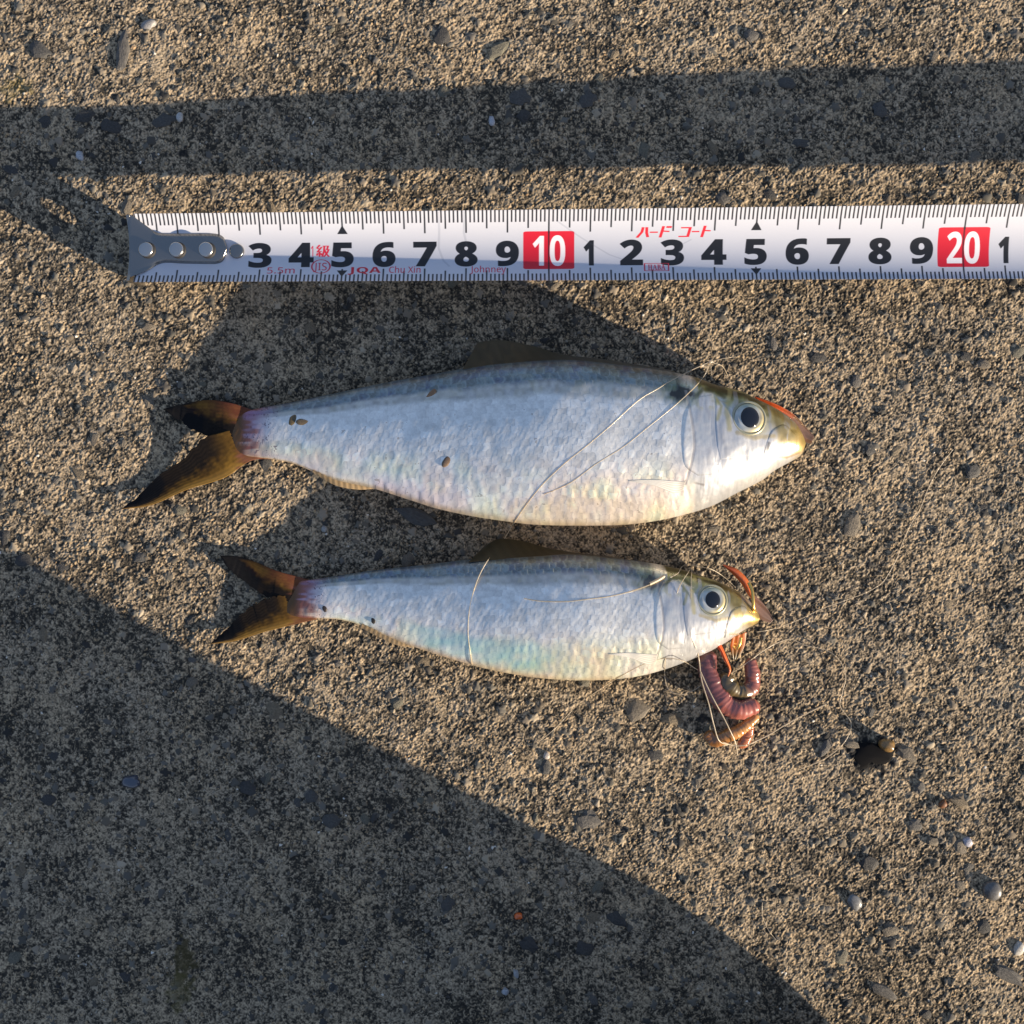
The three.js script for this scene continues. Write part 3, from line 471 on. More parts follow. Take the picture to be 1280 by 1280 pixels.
{
  const CW = 2048, CH = 320, LEN = 27, x0cm = -0.5, PXC = CW / LEN;                      // canvas covers -0.5 … 26.5 cm
  const cv = document.createElement('canvas'); cv.width = CW; cv.height = CH; const g = cv.getContext('2d');
  g.fillStyle = '#c6c8d0'; g.fillRect(0, 0, CW, CH);
  const VY = CH / 86.5;                                                                    // canvas px per photo px across
  const X = (cm) => (cm - x0cm) * PXC, PX = PXC / 51.95;                                  // photo px along → canvas px
  const yy = (p) => p * VY;
  g.fillStyle = '#17181c';
  for (let m = 0; m <= 265; m++) {
    const c5 = m % 5 === 0, c10 = m % 10 === 0, x = X(m / 10), w = 1.75 * PX;
    g.fillRect(x - w / 2, 0, w, yy(c10 ? 25 : c5 ? 20 : 13)); const b = c10 ? 17 : c5 ? 14 : 9.5; g.fillRect(x - w / 2, yy(86.5 - b), w, yy(b));
  }
  const label = (txt, cm, cy, hpx, wpx, color, font = 'bold', fam = 'sans-serif', it = '', bold = 0) => {  // text fitted to a box in photo px
    g.save(); g.font = `${it} ${font} 100px ${fam}`; g.textAlign = 'center'; g.textBaseline = 'alphabetic'; g.fillStyle = color;
    const w = g.measureText(txt).width; g.translate(X(cm), yy(cy + hpx / 2)); g.scale(wpx * PX / w, hpx * VY / 73); g.fillText(txt, 0, 0); if (bold) { g.strokeStyle = color; g.lineWidth = bold; g.lineJoin = 'miter'; g.strokeText(txt, 0, 0); } g.restore();
  };
  const tri = (cm, up) => { g.fillStyle = '#17181c'; g.beginPath(); const x = X(cm); if (up) { g.moveTo(x, yy(15)); g.lineTo(x - 6.5 * PX, yy(25)); g.lineTo(x + 6.5 * PX, yy(25)); } else { g.moveTo(x, yy(80)); g.lineTo(x - 6.5 * PX, yy(71.5)); g.lineTo(x + 6.5 * PX, yy(71.5)); } g.fill(); };
  for (const c of [5, 15, 25]) { tri(c, true); tri(c, false); }
  for (let c = 3; c <= 26; c++) {
    if (c % 10 === 0) {
      g.fillStyle = '#d0162c'; const bx = X(c) - 32 * PX, bw = 64 * PX, by = yy(24), bh = yy(47), r = 7;
      g.beginPath(); g.moveTo(bx + r, by); g.lineTo(bx + bw - r, by); g.quadraticCurveTo(bx + bw, by, bx + bw, by + r); g.lineTo(bx + bw, by + bh - r); g.quadraticCurveTo(bx + bw, by + bh, bx + bw - r, by + bh); g.lineTo(bx + r, by + bh); g.quadraticCurveTo(bx, by + bh, bx, by + bh - r); g.lineTo(bx, by + r); g.quadraticCurveTo(bx, by, bx + r, by); g.fill();
      g.fillStyle = '#5a0a14'; g.fillRect(X(c) - PX, by, 2 * PX, bh);
      g.fillStyle = '#17181c'; g.fillRect(X(c) - PX, by - 2, 2 * PX, yy(3));
      label(String(c), c, 47.5, 38, 44, '#f3eeee');
    } else label(String(c % 10), c, 50.5, 30, c % 10 === 1 ? 17 : 30, '#121318', 'bold', 'sans-serif', '', 5);
  }
  const RED = '#c2233a', cmOf = (px) => (px - 427) / 51.95 + 5;
  label('5.5m', cmOf(350), 71, 8.5, 37, RED, ''); label('JQA', cmOf(456), 71, 8, 39, '#c4182c'); label('Chu Xin', cmOf(506), 71, 8.5, 41, RED, ''); label('Johnney', cmOf(611), 71, 8.5, 44, RED, '');
  label('HABA', cmOf(822), 69.5, 7, 22, RED, 'bold', 'serif'); g.strokeStyle = RED; g.lineWidth = 2.2; g.strokeRect(X(cmOf(807)), yy(64.5), 30 * PX, yy(9.5));
  label('JIS', cmOf(400), 66, 10, 16, RED, ''); g.lineWidth = 2.6; g.beginPath(); for (let a = 0; a <= 40; a++) { const q = a / 40 * Math.PI * 2, x = X(cmOf(400)) + Math.cos(q) * 11.5 * PX, y = yy(66) + Math.sin(q) * yy(9); a ? g.lineTo(x, y) : g.moveTo(x, y); } g.stroke();
  // strokes of the Japanese lettering, in photo pixels relative to an origin
  const strokes = (list, ox, oy, lw, color) => { g.strokeStyle = color; g.lineWidth = lw * VY * 0.8; g.lineCap = 'butt'; for (const s of list) { g.beginPath(); s.forEach((p, i) => { const x = X(cmOf(ox + p[0])), y = yy(oy + p[1]); i ? g.lineTo(x, y) : g.moveTo(x, y); }); g.stroke(); } };
  label('1', cmOf(389), 46, 14, 6, '#cf2038', '');
  strokes([[[4, 0], [0.5, 4], [4, 5.5]], [[6.5, 2.5], [1, 9]], [[0.2, 9.2], [6.5, 8.2]], [[3.8, 9], [3.8, 15]], [[1.4, 10.5], [0.4, 13.5]], [[5.4, 10.5], [6.8, 13]], [[7.6, 1.5], [14.5, 1.5], [13, 6], [15.2, 6], [13.5, 10], [9.5, 15]], [[9.8, 1.5], [9.3, 8], [7.2, 15]], [[10, 6], [12, 11], [15.8, 15]]], 394, 38, 1.15, '#cf2038');
  strokes([[[7.5, 0.5], [6, 6], [0, 12.5]], [[12, 0.5], [12, 7], [13.5, 12]], [[16, 6.3], [26, 6.3]], [[33, -0.5], [29, 12.5]], [[31, 5], [40.5, 5.6]], [[38.5, -0.5], [38, 1.5]], [[42, -0.5], [41, 1.5]],
    [[55, 1.5], [66.5, 1.5], [63.5, 11.8]], [[52, 11.5], [65, 11.5]], [[68.5, 6], [78, 6]], [[85, -0.5], [81, 12.5]], [[84, 4.8], [92, 5.3]]], 797.5, 20, 1.7, '#d6222f');
  g.globalAlpha = 0.16; strokes([[[0, 0], [1, 20], [0, 42], [6, 58], [14, 66]], [[33, 0], [32, 24], [36, 40]], [[150, 12], [178, 30], [215, 52], [232, 58]], [[300, 60], [306, 40], [318, 34]]], 548, 1, 1.4, '#5a5f70'); g.globalAlpha = 1;
  const tex = new THREE.CanvasTexture(cv); tex.colorSpace = THREE.SRGBColorSpace; tex.anisotropy = 8;
  const nX = 120, nT = 40, pos = [], uv = [], idx = [], XS = XZERO - 0.0002;
  const th = 0.00016;
  for (let s = 0; s < 2; s++) for (let i = 0; i <= nX; i++) for (let j = 0; j <= nT; j++) {
    const Xw = lerp(XS, XEND, i / nX), t = j / nT * 2 - 1;
    pos.push(Xw, tapeY(Xw, t) - s * th, tapeMid(Xw) + t * tapeHalf(Xw));
    uv.push((((Xw - XZERO) / kx) - x0cm) / LEN, 1 - j / nT);
  }
  const row = nT + 1, off = (nX + 1) * row;
  for (let i = 0; i < nX; i++) for (let j = 0; j < nT; j++) { const a = i * row + j, b = a + row; idx.push(a, a + 1, b, b, a + 1, b + 1); idx.push(off + a, off + b, off + a + 1, off + b, off + b + 1, off + a + 1); }
  for (let i = 0; i < nX; i++) for (const j of [0, nT]) { const a = i * row + j, b = a + row; idx.push(a, b, off + a, b, off + b, off + a); }
  const geo = new THREE.BufferGeometry(); geo.setAttribute('position', new THREE.Float32BufferAttribute(pos, 3)); geo.setAttribute('uv', new THREE.Float32BufferAttribute(uv, 2)); geo.setIndex(idx); geo.computeVertexNormals();
  part(tape, 'blade', geo, new THREE.MeshPhysicalMaterial({ map: tex, roughness: 0.45, clearcoat: 0.12, clearcoatRoughness: 0.25, side: THREE.DoubleSide }));
}
{ // the steel end hook, its rivets and its bent-down tab
  const steelT = (() => { const n = 256, d = new Uint8Array(n * n * 4), r = rng(77); for (let j = 0; j < n; j++) { for (let i = 0; i < n; i++) { const v = 200 + 40 * (noise(i / 40, j / 1.2) - 0.5) + 18 * (r() - 0.5), o = (j * n + i) * 4; d[o] = d[o + 1] = d[o + 2] = v; d[o + 3] = 255; } } return dataTex(d, n, n, false, true); })();
  const steel = new THREE.MeshStandardMaterial({ color: new THREE.Color().setRGB(0.24, 0.235, 0.225), metalness: 0.95, roughness: 0.2, bumpMap: steelT, bumpScale: 0.00003, side: THREE.DoubleSide });
  const rivetM = new THREE.MeshStandardMaterial({ color: new THREE.Color().setRGB(0.46, 0.45, 0.43), metalness: 0.95, roughness: 0.22 });
  const shadeDiscM = new THREE.MeshStandardMaterial({ color: new THREE.Color().setRGB(0.012, 0.012, 0.014), roughness: 0.7 });
  const hh = 0.0125;
  const plateH = (px, py) => { let h = hh; for (let k = 0; k < 5; k++) { const X = W(px, h), Z = W(py, h), t = clamp((Z - tapeMid(X)) / tapeHalf(X), -0.99, 0.99); h = tapeY(X, t) + 0.0009; } return h; };
  const hook = new THREE.Group(); hook.name = 'hook'; tape.add(hook);
  const topE = [[161.5, 268], [166, 270], [180, 280], [192, 288], [200, 290.5], [230, 291], [262, 291], [272, 292], [280, 297], [283, 306], [283.5, 310]];
  const lowE = [[161.5, 347], [166, 345], [185, 337.5], [197, 331], [207, 328.5], [230, 329.5], [262, 330], [272, 329.5], [279, 326], [282, 319], [283.5, 311]];
  // parametrise both edges by x so the sheet stays regular
  const tE = curve1(topE), lE = curve1(lowE), xs = Array.from({ length: 60 }, (_, i) => lerp(161.5, 283.5, Math.sin(i / 59 * Math.PI / 2)));
  const flat = (px, py) => { const c = plateH(px, 309); const e = plateH(px, py); return lerp(e, Math.max(c + 0.0002, c + (e - c) * 0.85), sst(175, 205, px)); };
  const A = xs.map(x => [x, tE(x)]), B = xs.map(x => [x, lE(x)]);
  part(hook, 'hook_plate', ruledSheet(A, B, 60, 30, (px, py, u, w) => flat(px, py) + 0.0005 - 0.0009 * (2 * w - 1) ** 2 - 0.00045 * sst(0.72, 1, Math.abs(2 * w - 1)) * sst(170, 200, px) - 0.0004 * sst(0.985, 1, u), 0.0008), steel);
  // tab
  const Xt = W(161.5, hh), Zm = tapeMid(Xt), hf = tapeHalf(Xt) * 0.955, sh = new THREE.Shape();
  for (let i = 0; i <= 24; i++) { const t = lerp(-1, 1, i / 24), y = tapeY(Xt, t * 0.955) + 0.0005; i ? sh.lineTo(t * hf, y) : sh.moveTo(t * hf, y); }
  sh.lineTo(hf * 0.96, 0.0022); sh.quadraticCurveTo(hf * 0.93, 0.0006, hf * 0.75, 0.0005); sh.lineTo(-hf * 0.75, 0.0005); sh.quadraticCurveTo(-hf * 0.93, 0.0006, -hf * 0.96, 0.0022);
  const ho = new THREE.Path(); ho.absellipse(0.0002, 0.0055, 0.0021, 0.0014, 0, Math.PI * 2); sh.holes.push(ho);
  const tg = new THREE.ExtrudeGeometry(sh, { depth: 0.0006, bevelEnabled: true, bevelSize: 0.00015, bevelThickness: 0.00015, bevelSegments: 2, curveSegments: 24 });
  tg.rotateY(-Math.PI / 2); tg.translate(Xt + 0.0004, 0, Zm);
  part(hook, 'hook_tab', tg, steel);
  const rivet = (px, py, r, lift, m) => { let h = plateH(px, py) + lift; const P = (H - h) / F, rr = r * P; const pr = [[0, 0.0008], [0.5, 0.00077], [0.82, 0.0007], [0.95, 0.0005], [1, 0.0002], [1, -0.0012]].map(q => new THREE.Vector2(q[0] * rr + 1e-6, q[1])); const g = new THREE.LatheGeometry(pr, 40); g.translate(W(px, h), h, W(py, h)); return g; };
  for (const x of [182.5, 220.5, 257.5]) { part(hook, 'rivet', rivet(x, 312, 9.4, 0.0011), rivetM); part(hook, 'rivet_shade', rivet(x + 2.6, 313, 10.2, 0.00045), shadeDiscM); }  // offset black disc paints the shade in the hole beside each rivet
  part(tape, 'rivet', rivet(296, 314, 9.2, -0.0007), steel);
}

// ───────────── lures, hooks, bait ─────────────
const orangeM = new THREE.MeshPhysicalMaterial({ vertexColors: true, roughness: 0.35, clearcoat: 0.5, clearcoatRoughness: 0.2, side: THREE.DoubleSide, transmission: 0.35, thickness: 0 });
const goldM = new THREE.MeshStandardMaterial({ color: new THREE.Color().setRGB(0.85, 0.55, 0.16), metalness: 0.95, roughness: 0.28 });
function tubePx(pts, rad, seg = 60, rs = 8) {                  // tube through [px, py, height]
  const c = new THREE.CatmullRomCurve3(pts.map(p => new THREE.Vector3(W(p[0], p[2]), p[2], W(p[1], p[2]))), false, 'centripetal'); return new THREE.TubeGeometry(c, seg, rad, rs, false);
}
{
  const l = thing('fishing_lure', 'orange lure strip stuck to the snout of the larger fish', 'lure', 'orange lures on the rig');
  const oc = (px, py, u, w) => mix3([0.56, 0.10, 0.02], [0.20, 0.115, 0.08], sst(0.35, 0.72, u + 0.12 * (noise(px / 5, py / 5) - 0.5))).map(a => a * (0.8 + 0.4 * noise(px / 3, py / 3)));
  part(l, 'lure_strip', ruledSheet([[943, 495], [954, 498.5], [974, 507], [993, 518.5], [1006, 532], [1018, 546]], [[945, 500], [963, 511], [980, 523], [992, 536], [1001, 550], [1014, 555]], 50, 14, (px, py, u, w) => lerp(0.0086, 0.0058, sst(0.2, 1, u)) + 0.0004 * Math.sin(w * 7 + u * 4), 0.0006, oc), orangeM);
  const l2 = thing('fishing_lure', 'thin orange lure with gold hook beside the snout of the smaller fish', 'lure', 'orange lures on the rig');
  part(l2, 'lure_strip', ruledSheet([[904, 705], [921, 711], [935, 725], [940, 738], [942.5, 750]], [[903.5, 707], [916, 718], [927, 730], [934, 742], [940, 750]], 40, 12, (px, py, u, w) => 0.0075 + 0.0008 * Math.sin(w * Math.PI) + 0.001 * u, 0.001, (px, py, u, w) => mix3([0.62, 0.11, 0.03], [0.72, 0.22, 0.05], u).map(a => a * (0.8 + 0.4 * noise(px / 2.5, py / 2.5)))), orangeM);
  part(l2, 'lure_skirt', ruledSheet([[942, 743], [950, 750], [960, 762], [967, 775]], [[941, 758], [946, 768], [952, 775], [963, 779]], 30, 12, (px, py, u, w) => lerp(0.0062, 0.0046, u) + 0.0002 * Math.sin(w * 9 + u * 3), 0.0004, (px, py, u, w) => mix3([0.24, 0.12, 0.08], [0.20, 0.13, 0.10], u)), orangeM);
  part(l2, 'hook', tubePx([[936, 728, 0.0098], [940, 738, 0.0102], [941.5, 750, 0.0104], [942, 760, 0.01], [944, 765, 0.0085]], 0.00042, 30), goldM);
  const l3 = thing('fishing_lure', 'red orange lure strip hanging under the chin of the smaller fish', 'lure', 'orange lures on the rig');
  part(l3, 'lure_strip', ruledSheet([[893, 806], [899, 813], [905, 826], [911, 838], [909.5, 845]], [[901, 804], [905.5, 814], [910.5, 826], [914, 838], [910.5, 846]], 40, 10, (px, py, u, w) => 0.0082 - 0.002 * u + 0.0007 * Math.sin(w * Math.PI), 0.0009, (px, py, u, w) => mix3([0.75, 0.10, 0.015], [0.62, 0.20, 0.05], u)), orangeM);
  part(l3, 'lure_skirt', ruledSheet([[915, 797], [913, 806], [914, 817], [917, 825]], [[933, 790], [931, 806], [926, 818], [921, 826]], 30, 12, (px, py, u, w) => 0.0058 - 0.002 * u + 0.0001 * Math.sin(w * 18), 0.0004, (px, py, u, w) => mix3([0.50, 0.14, 0.02], [0.14, 0.09, 0.02], sst(0.2, 0.9, u))), orangeM);
  part(l3, 'hook', tubePx([[926, 797, 0.0072], [924, 806, 0.0072], [920, 811, 0.0066], [917, 808, 0.006]], 0.0004, 30), goldM);
}
function wormGeo(pts, rads, cfn, seed, flatten = 0.85) {       // ringed body swept along a path
  const c = new THREE.CatmullRomCurve3(pts.map(p => new THREE.Vector3(W(p[0], p[2]), p[2], W(p[1], p[2])))), n = 170, m = 22, pos = [], col = [], idx = [], uv = [];
  const rc = curve1(rads);
  for (let i = 0; i <= n; i++) {
    const u = i / n, P = c.getPointAt(u), T = c.getTangentAt(u), S = new THREE.Vector3(0, 1, 0).cross(T).normalize(), Up = T.clone().cross(S);
    const ring = 0.985 + 0.016 * Math.abs(Math.sin(u * 62 + seed)), end = Math.pow(clamp(Math.min(u, 1 - u) * 22), 0.5), R = rc(u) * ring * Math.max(0.05, end);
    for (let j = 0; j < m; j++) {
      const a = j / m * 2 * Math.PI, k = 1 + 0.30 * (noise(u * 9 + seed, j / m * 3 + seed) - 0.5) + 0.10 * (noise(u * 40 + seed, j / m * 8 + seed) - 0.5) + (Math.abs(Math.sin(a)) < 0.3 ? 0.045 * Math.max(0, Math.sin(u * 124 + seed)) : 0);
      pos.push(P.x + (S.x * Math.cos(a) + Up.x * Math.sin(a) * flatten) * R * k, P.y + (S.y * Math.cos(a) + Up.y * Math.sin(a) * flatten) * R * k, P.z + (S.z * Math.cos(a) + Up.z * Math.sin(a) * flatten) * R * k);
      const q = cfn(u, a), s = 0.9 + 0.1 * Math.abs(Math.sin(u * 62 + seed)) + 0.5 * (noise(u * 60 + seed, j / m * 9) - 0.5); col.push(q[0] * s, q[1] * s, q[2] * s); uv.push(u, j / m);
    }
  }
  for (let i = 0; i < n; i++) for (let j = 0; j < m; j++) { const a = i * m + j, b = i * m + (j + 1) % m; idx.push(a, b, a + m, b, b + m, a + m); }
  for (const e of [0, n]) { const ce = pos.length / 3, P = c.getPointAt(e / n); pos.push(P.x, P.y, P.z); const q = cfn(e / n, 0); col.push(...q); uv.push(0, 0); for (let j = 0; j < m; j++) e ? idx.push(e * m + j, e * m + (j + 1) % m, ce) : idx.push(ce, (j + 1) % m, j); }
  const g = new THREE.BufferGeometry(); g.setAttribute('position', new THREE.Float32BufferAttribute(pos, 3)); g.setAttribute('color', new THREE.Float32BufferAttribute(col, 3)); g.setAttribute('uv', new THREE.Float32BufferAttribute(uv, 2)); g.setIndex(idx); g.computeVertexNormals(); return g;
}
const wormM = new THREE.MeshPhysicalMaterial({ vertexColors: true, roughness: 0.32, clearcoat: 0.8, clearcoatRoughness: 0.15, side: THREE.DoubleSide });
solo('bait_worm', wormGeo([[885, 812, 0.0035], [884, 828, 0.0038], [888, 850, 0.0042], [896, 868, 0.0042], [908, 881, 0.0042], [926, 887, 0.0044], [950, 881, 0.0042]], [[0, 0.0020], [0.3, 0.0025], [0.7, 0.0026], [0.9, 0.0022], [1, 0.0019]], (u) => mix3([0.15, 0.05, 0.05], [0.31, 0.092, 0.07], sst(0.35, 0.85, u)), 1),
  wormM, 'maroon ringed bait worm curving down from the smaller fish chin', 'worm', 'cut bait worms by the smaller fish');
solo('bait_worm', wormGeo([[937, 822, 0.003], [940, 838, 0.0032], [940, 856, 0.003], [930, 865, 0.0034], [916, 862, 0.004], [909, 852, 0.0042], [913, 842, 0.004]], [[0, 0.0014], [0.3, 0.0019], [0.55, 0.0021], [0.8, 0.0022], [1, 0.0016]], (u) => mix3([0.23, 0.075, 0.06], [0.10, 0.072, 0.03], sst(0.38, 0.6, u)), 4),
  wormM, 'curled olive and pink bait worm inside the bend of the maroon one', 'worm', 'cut bait worms by the smaller fish');
solo('bait_worm', wormGeo([[882, 915, 0.0016], [893, 925, 0.0018], [908, 921, 0.0024], [928, 911, 0.0026], [948, 894, 0.0026]], [[0, 0.0014], [0.25, 0.0017], [0.6, 0.0016], [1, 0.0009]], (u) => mix3([0.24, 0.10, 0.03], [0.46, 0.22, 0.065], sst(0.1, 0.7, u)), 7, 0.7),
  wormM, 'pale orange flattened bait worm, lowest of the bait pile', 'worm', 'cut bait worms by the smaller fish');
solo('bait_worm', wormGeo([[936, 906, 0.0014], [934, 918, 0.0014], [929, 929, 0.0012], [922, 931, 0.001]], [[0, 0.0013], [0.5, 0.0015], [1, 0.001]], () => [0.36, 0.12, 0.055], 9, 0.7),
  wormM, 'short pinkish orange worm tip poking out below the pale orange worm', 'worm', 'cut bait worms by the smaller fish');

// ───────────── fishing line ─────────────
const lineM = new THREE.MeshPhysicalMaterial({ color: new THREE.Color().setRGB(0.74, 0.65, 0.50), roughness: 0.3, clearcoat: 0.6, transmission: 0.55, thickness: 0 });
const tanM = new THREE.MeshPhysicalMaterial({ color: new THREE.Color().setRGB(0.50, 0.40, 0.27), roughness: 0.35, clearcoat: 0.4 });
function lineGeo(pts, rad) {                                   // line draped over whatever lies below it
  const p2 = resample(pts.map(p => [p[0], p[1]]), Math.max(12, pts.length * 10));
  const lifts = curve1(pts.map((p, i) => [i, p[2] ?? 0]));
  const drape = (p, i) => { const q = i / (p2.length - 1) * (pts.length - 1), l = lifts(q); const a = pts[Math.min(pts.length - 1, Math.round(q))][3]; return a ? Math.max(a, onAny(p[0], p[1]) + rad) : onAny(p[0], p[1]) + rad * (l > 0.0001 ? 0.8 : -0.2) + l; };
  let raw = p2.map((p, i) => [p[0], p[1], drape(p, i)]);
  const out = raw.map((p, i) => { let s = 0, w = 0, mx = 0; for (let k = -3; k <= 3; k++) { const q = raw[Math.min(raw.length - 1, Math.max(0, i + Math.sign(k) * Math.min(2, Math.abs(k))))]; s += q[2]; w++; mx = Math.max(mx, q[2]); } return [p[0], p[1], Math.max(p[2], lerp(s / w, mx, 0.15))]; });
  return tubePx(out, rad * 0.68, out.length * 2, 6);
}
const K1 = [888, 452], K2 = [904, 846.5];
{
  const a = thing('fishing_line', 'knotted line crossing the larger fish and hanging over the smaller one', 'fishing line', 'nylon fishing lines');
  part(a, 'strand', lineGeo([[888, 452, 0, 0.0118], [868, 461, 0, 0.0118], [850, 470], [835, 478], [822, 486], [800, 499], [762, 533], [735, 556], [705, 580], [678, 606], [655, 635], [641, 656, 0.0005], [626, 680, 0.003], [610, 700, 0.001], [598, 722], [588, 755], [585, 790], [590, 832, 0.0004]], 0.00019), lineM);
  part(a, 'strand', lineGeo([[888, 452, 0, 0.0118], [880, 470, 0, 0.0118], [861, 491], [841, 509], [810, 534], [780, 558], [745, 580], [712, 604], [680, 618]], 0.00017), lineM);
  part(a, 'strand', lineGeo([[888, 452, 0, 0.0118], [905, 448, 0, 0.012], [920, 446, 0, 0.011]], 0.00012), lineM);
  part(a, 'strand', lineGeo([[888, 452, 0, 0.0118], [889, 462, 0, 0.011], [889, 474, 0, 0.0095]], 0.0001), lineM);
  part(a, 'strand', lineGeo([[890, 453, 0.008], [903, 458, 0.006], [910, 470, 0.002]], 0.0001), lineM);
  let h = 0.0118; const kg = blob(0.00055, 0.00045, 0.0005, 12, 0.2, 2); kg.translate(W(888, h), h, W(452, h)); part(a, 'knot', kg, lineM);

  const b = thing('fishing_line', 'tan line end running along the flank of the smaller fish', 'fishing line', 'nylon fishing lines');
  part(b, 'strand', lineGeo([[826, 722, 0.0004], [816, 729, 0.0003], [792, 738], [765, 745], [735, 749], [706, 752], [672, 751], [655, 748]], 0.00021), lineM);
  part(b, 'strand', tubePx([[830, 720, onAny(830, 720) + 0.0005], [824, 724, onAny(824, 724) + 0.0005], [812, 730, onAny(812, 730) + 0.0005]], 0.0004, 20), tanM);

  const c = thing('fishing_line', 'looped knotted line below the chin of the smaller fish', 'fishing line', 'nylon fishing lines');
  const kh = 0.0088;
  part(c, 'strand', lineGeo([[832, 822], [831, 846, 0.001], [836, 862, 0.0015], [850, 868, 0.002], [867, 863, 0.002], [886, 850, 0.0025], [904, 846.5, 0.003]], 0.00016), lineM);
  part(c, 'strand', lineGeo([[740, 868], [773, 847, 0.0003], [803, 831], [830, 823], [853, 826, 0.0002], [875, 839, 0.003], [890, 844, 0.004], [904, 846.5, 0.003]], 0.00017), lineM);
  part(c, 'strand', lineGeo([[904, 846.5, 0.003], [920, 838, 0.004], [937, 826, 0.004], [955, 813, 0.002], [971, 804, 0.001], [988, 799, 0.001], [1005, 806, 0.001], [1033, 813, 0.0015], [1049, 825, 0.0015], [1057, 845, 0.001], [1053, 865, 0.0006], [1050, 882, 0.0006], [1064, 905, 0.0008], [1056, 927, 0.0005], [1033, 947, 0.0003], [999, 962, 0.0002]], 0.00017), lineM);
  const hh = onAny(904, 846.5) + 0.003; const g2 = blob(0.0006, 0.00045, 0.0005, 15, 0.2, 2); g2.translate(W(904, hh), hh, W(846.5, hh)); part(c, 'knot', g2, lineM);

  const d = thing('fishing_line', 'paired thin line hanging down across the maroon bait worm', 'fishing line', 'nylon fishing lines');
  const wl = (pts, hs) => tubePx(pts.map((p, i) => [p[0], p[1], hs[i]]), 0.00015, 60, 6);
  part(d, 'strand', wl([[871, 810], [874, 826], [877, 850], [886, 880], [892, 905], [899, 926], [910, 931]], [0.0112, 0.0085, 0.0082, 0.0078, 0.0062, 0.0046, 0.0022]), lineM);
  part(d, 'strand', wl([[876, 840], [884, 858], [893, 876], [903, 894], [911, 910], [919, 928], [922, 944]], [0.0083, 0.0081, 0.0079, 0.0065, 0.0056, 0.0036, 0.0015]), lineM);
  part(d, 'strand', wl([[904, 928], [918, 932], [934, 931], [948, 925], [962, 918], [980, 907], [1000, 896], [1033, 880]], [0.0045, 0.0032, 0.0033, 0.0025, 0.002, 0.0018, 0.0016, 0.0014]), lineM);

  const e = thing('fishing_line', 'long faint line running from the smaller fish snout to the right', 'fishing line', 'nylon fishing lines');
  part(e, 'strand', lineGeo([[946, 790, 0.002], [958, 788, 0.001], [971, 785, 0.0006], [1000, 774, 0.0006], [1027, 761, 0.0006], [1058, 750, 0.0006], [1086, 739, 0.0006], [1103, 728, 0.0005], [1112, 715, 0.0005], [1121, 698, 0.0005], [1126, 684, 0.0005], [1136, 660, 0.0004], [1150, 636, 0.0004], [1160, 611, 0.0004], [1172, 588, 0.0004], [1191, 562, 0.0004]], 0.00014), lineM);

  const f = thing('fishing_line', 'tangle of thin line over the nape of the smaller fish', 'fishing line', 'nylon fishing lines');
  part(f, 'strand', lineGeo([[838, 722], [848, 716, 0.0004], [852, 709, 0.002], [857, 706, 0.003], [873, 708, 0.004], [890, 712, 0.002], [906, 722, 0.001], [920, 735, 0.0005]], 0.00014), lineM);
  part(f, 'strand', lineGeo([[866, 707, 0.004], [860, 716, 0.002], [851, 730, 0.0006], [846, 742]], 0.00013), lineM);
  part(f, 'strand', lineGeo([[866, 707, 0.004], [864, 722, 0.001], [864, 740], [862, 765], [864, 795], [871, 812, 0.0002]], 0.0001), lineM);

  const s1 = solo('fishing_line', lineGeo([[715, 888, 0.0006], [704, 900, 0.0006], [690, 914, 0.0006], [672, 928, 0.0005]], 0.00014), lineM, 'short loose line end on the sunlit concrete below the smaller fish belly', 'fishing line', 'nylon fishing lines');
  solo('fishing_line', lineGeo([[953, 1128, 0.0006], [953, 1145, 0.0006], [960, 1162, 0.0006], [970, 1175, 0.0006]], 0.00013), lineM, 'hair-thin curved line scrap near the bottom right shadow edge', 'fishing line', 'nylon fishing lines');
}

// ───────────── small loose things ─────────────
function bit(name, px, py, rx, ry, rz, turn, c, rough, label, cat, seed, opt = {}) {
  const k = H / F, h0 = opt.h ?? null, g = blob(rx * k, ry, rz * k, seed, opt.jag ?? 0.25, 2);
  const h = h0 ?? groundH(W(px, 0), W(py, 0)) + ry * (opt.sit ?? 0.05);
  const m = new THREE.MeshPhysicalMaterial({ color: new THREE.Color().setRGB(...c), roughness: rough, clearcoat: opt.coat ?? 0, clearcoatRoughness: 0.15, metalness: opt.metal ?? 0, specularIntensity: opt.dull ? 0.15 : 1, map: opt.plain ? null : stoneTex });
  const o = solo(name, g, m, label, cat, opt.group); o.position.set(W(px, h), h, W(py, h)); o.rotation.set(opt.tx ?? 0.1, turn, opt.tz ?? 0.05); return o;
}
bit('pebble', 1109, 931, 10, 0.0022, 8, -0.4, [0.42, 0.25, 0.085], 0.4, 'small amber brown pebble beside a flat black stone, lower right', 'pebble', 41, { sit: 0.5, coat: 0.4, jag: 0.2 });
bit('pebble', 1087, 946, 21, 0.0006, 14, 0.2, [0.009, 0.009, 0.010], 0.95, 'flat black wet stone beside the small amber pebble', 'pebble', 57, { plain: true, jag: 0.75, sit: 0.1, dull: true });
bit('pebble', 1240, 1113, 12, 0.0016, 13, 0.3, [0.20, 0.195, 0.19], 0.4, 'round grey glossy pebble near the lower right edge', 'pebble', 42, { coat: 0.5, jag: 0.08 });
bit('shell_chip', 1273, 1185, 7, 0.0009, 10, -0.4, [0.80, 0.76, 0.68], 0.5, 'bright white shell chip at the right edge, below the round grey pebble', 'shell chip', 43, { group: 'pale chips on the concrete' });
bit('shell_chip', 1068, 1128, 8, 0.0011, 12, 0.5, [0.30, 0.305, 0.31], 0.35, 'silvery grey shell chip below the amber pebble', 'shell chip', 44, { coat: 0.6, group: 'pale chips on the concrete' });
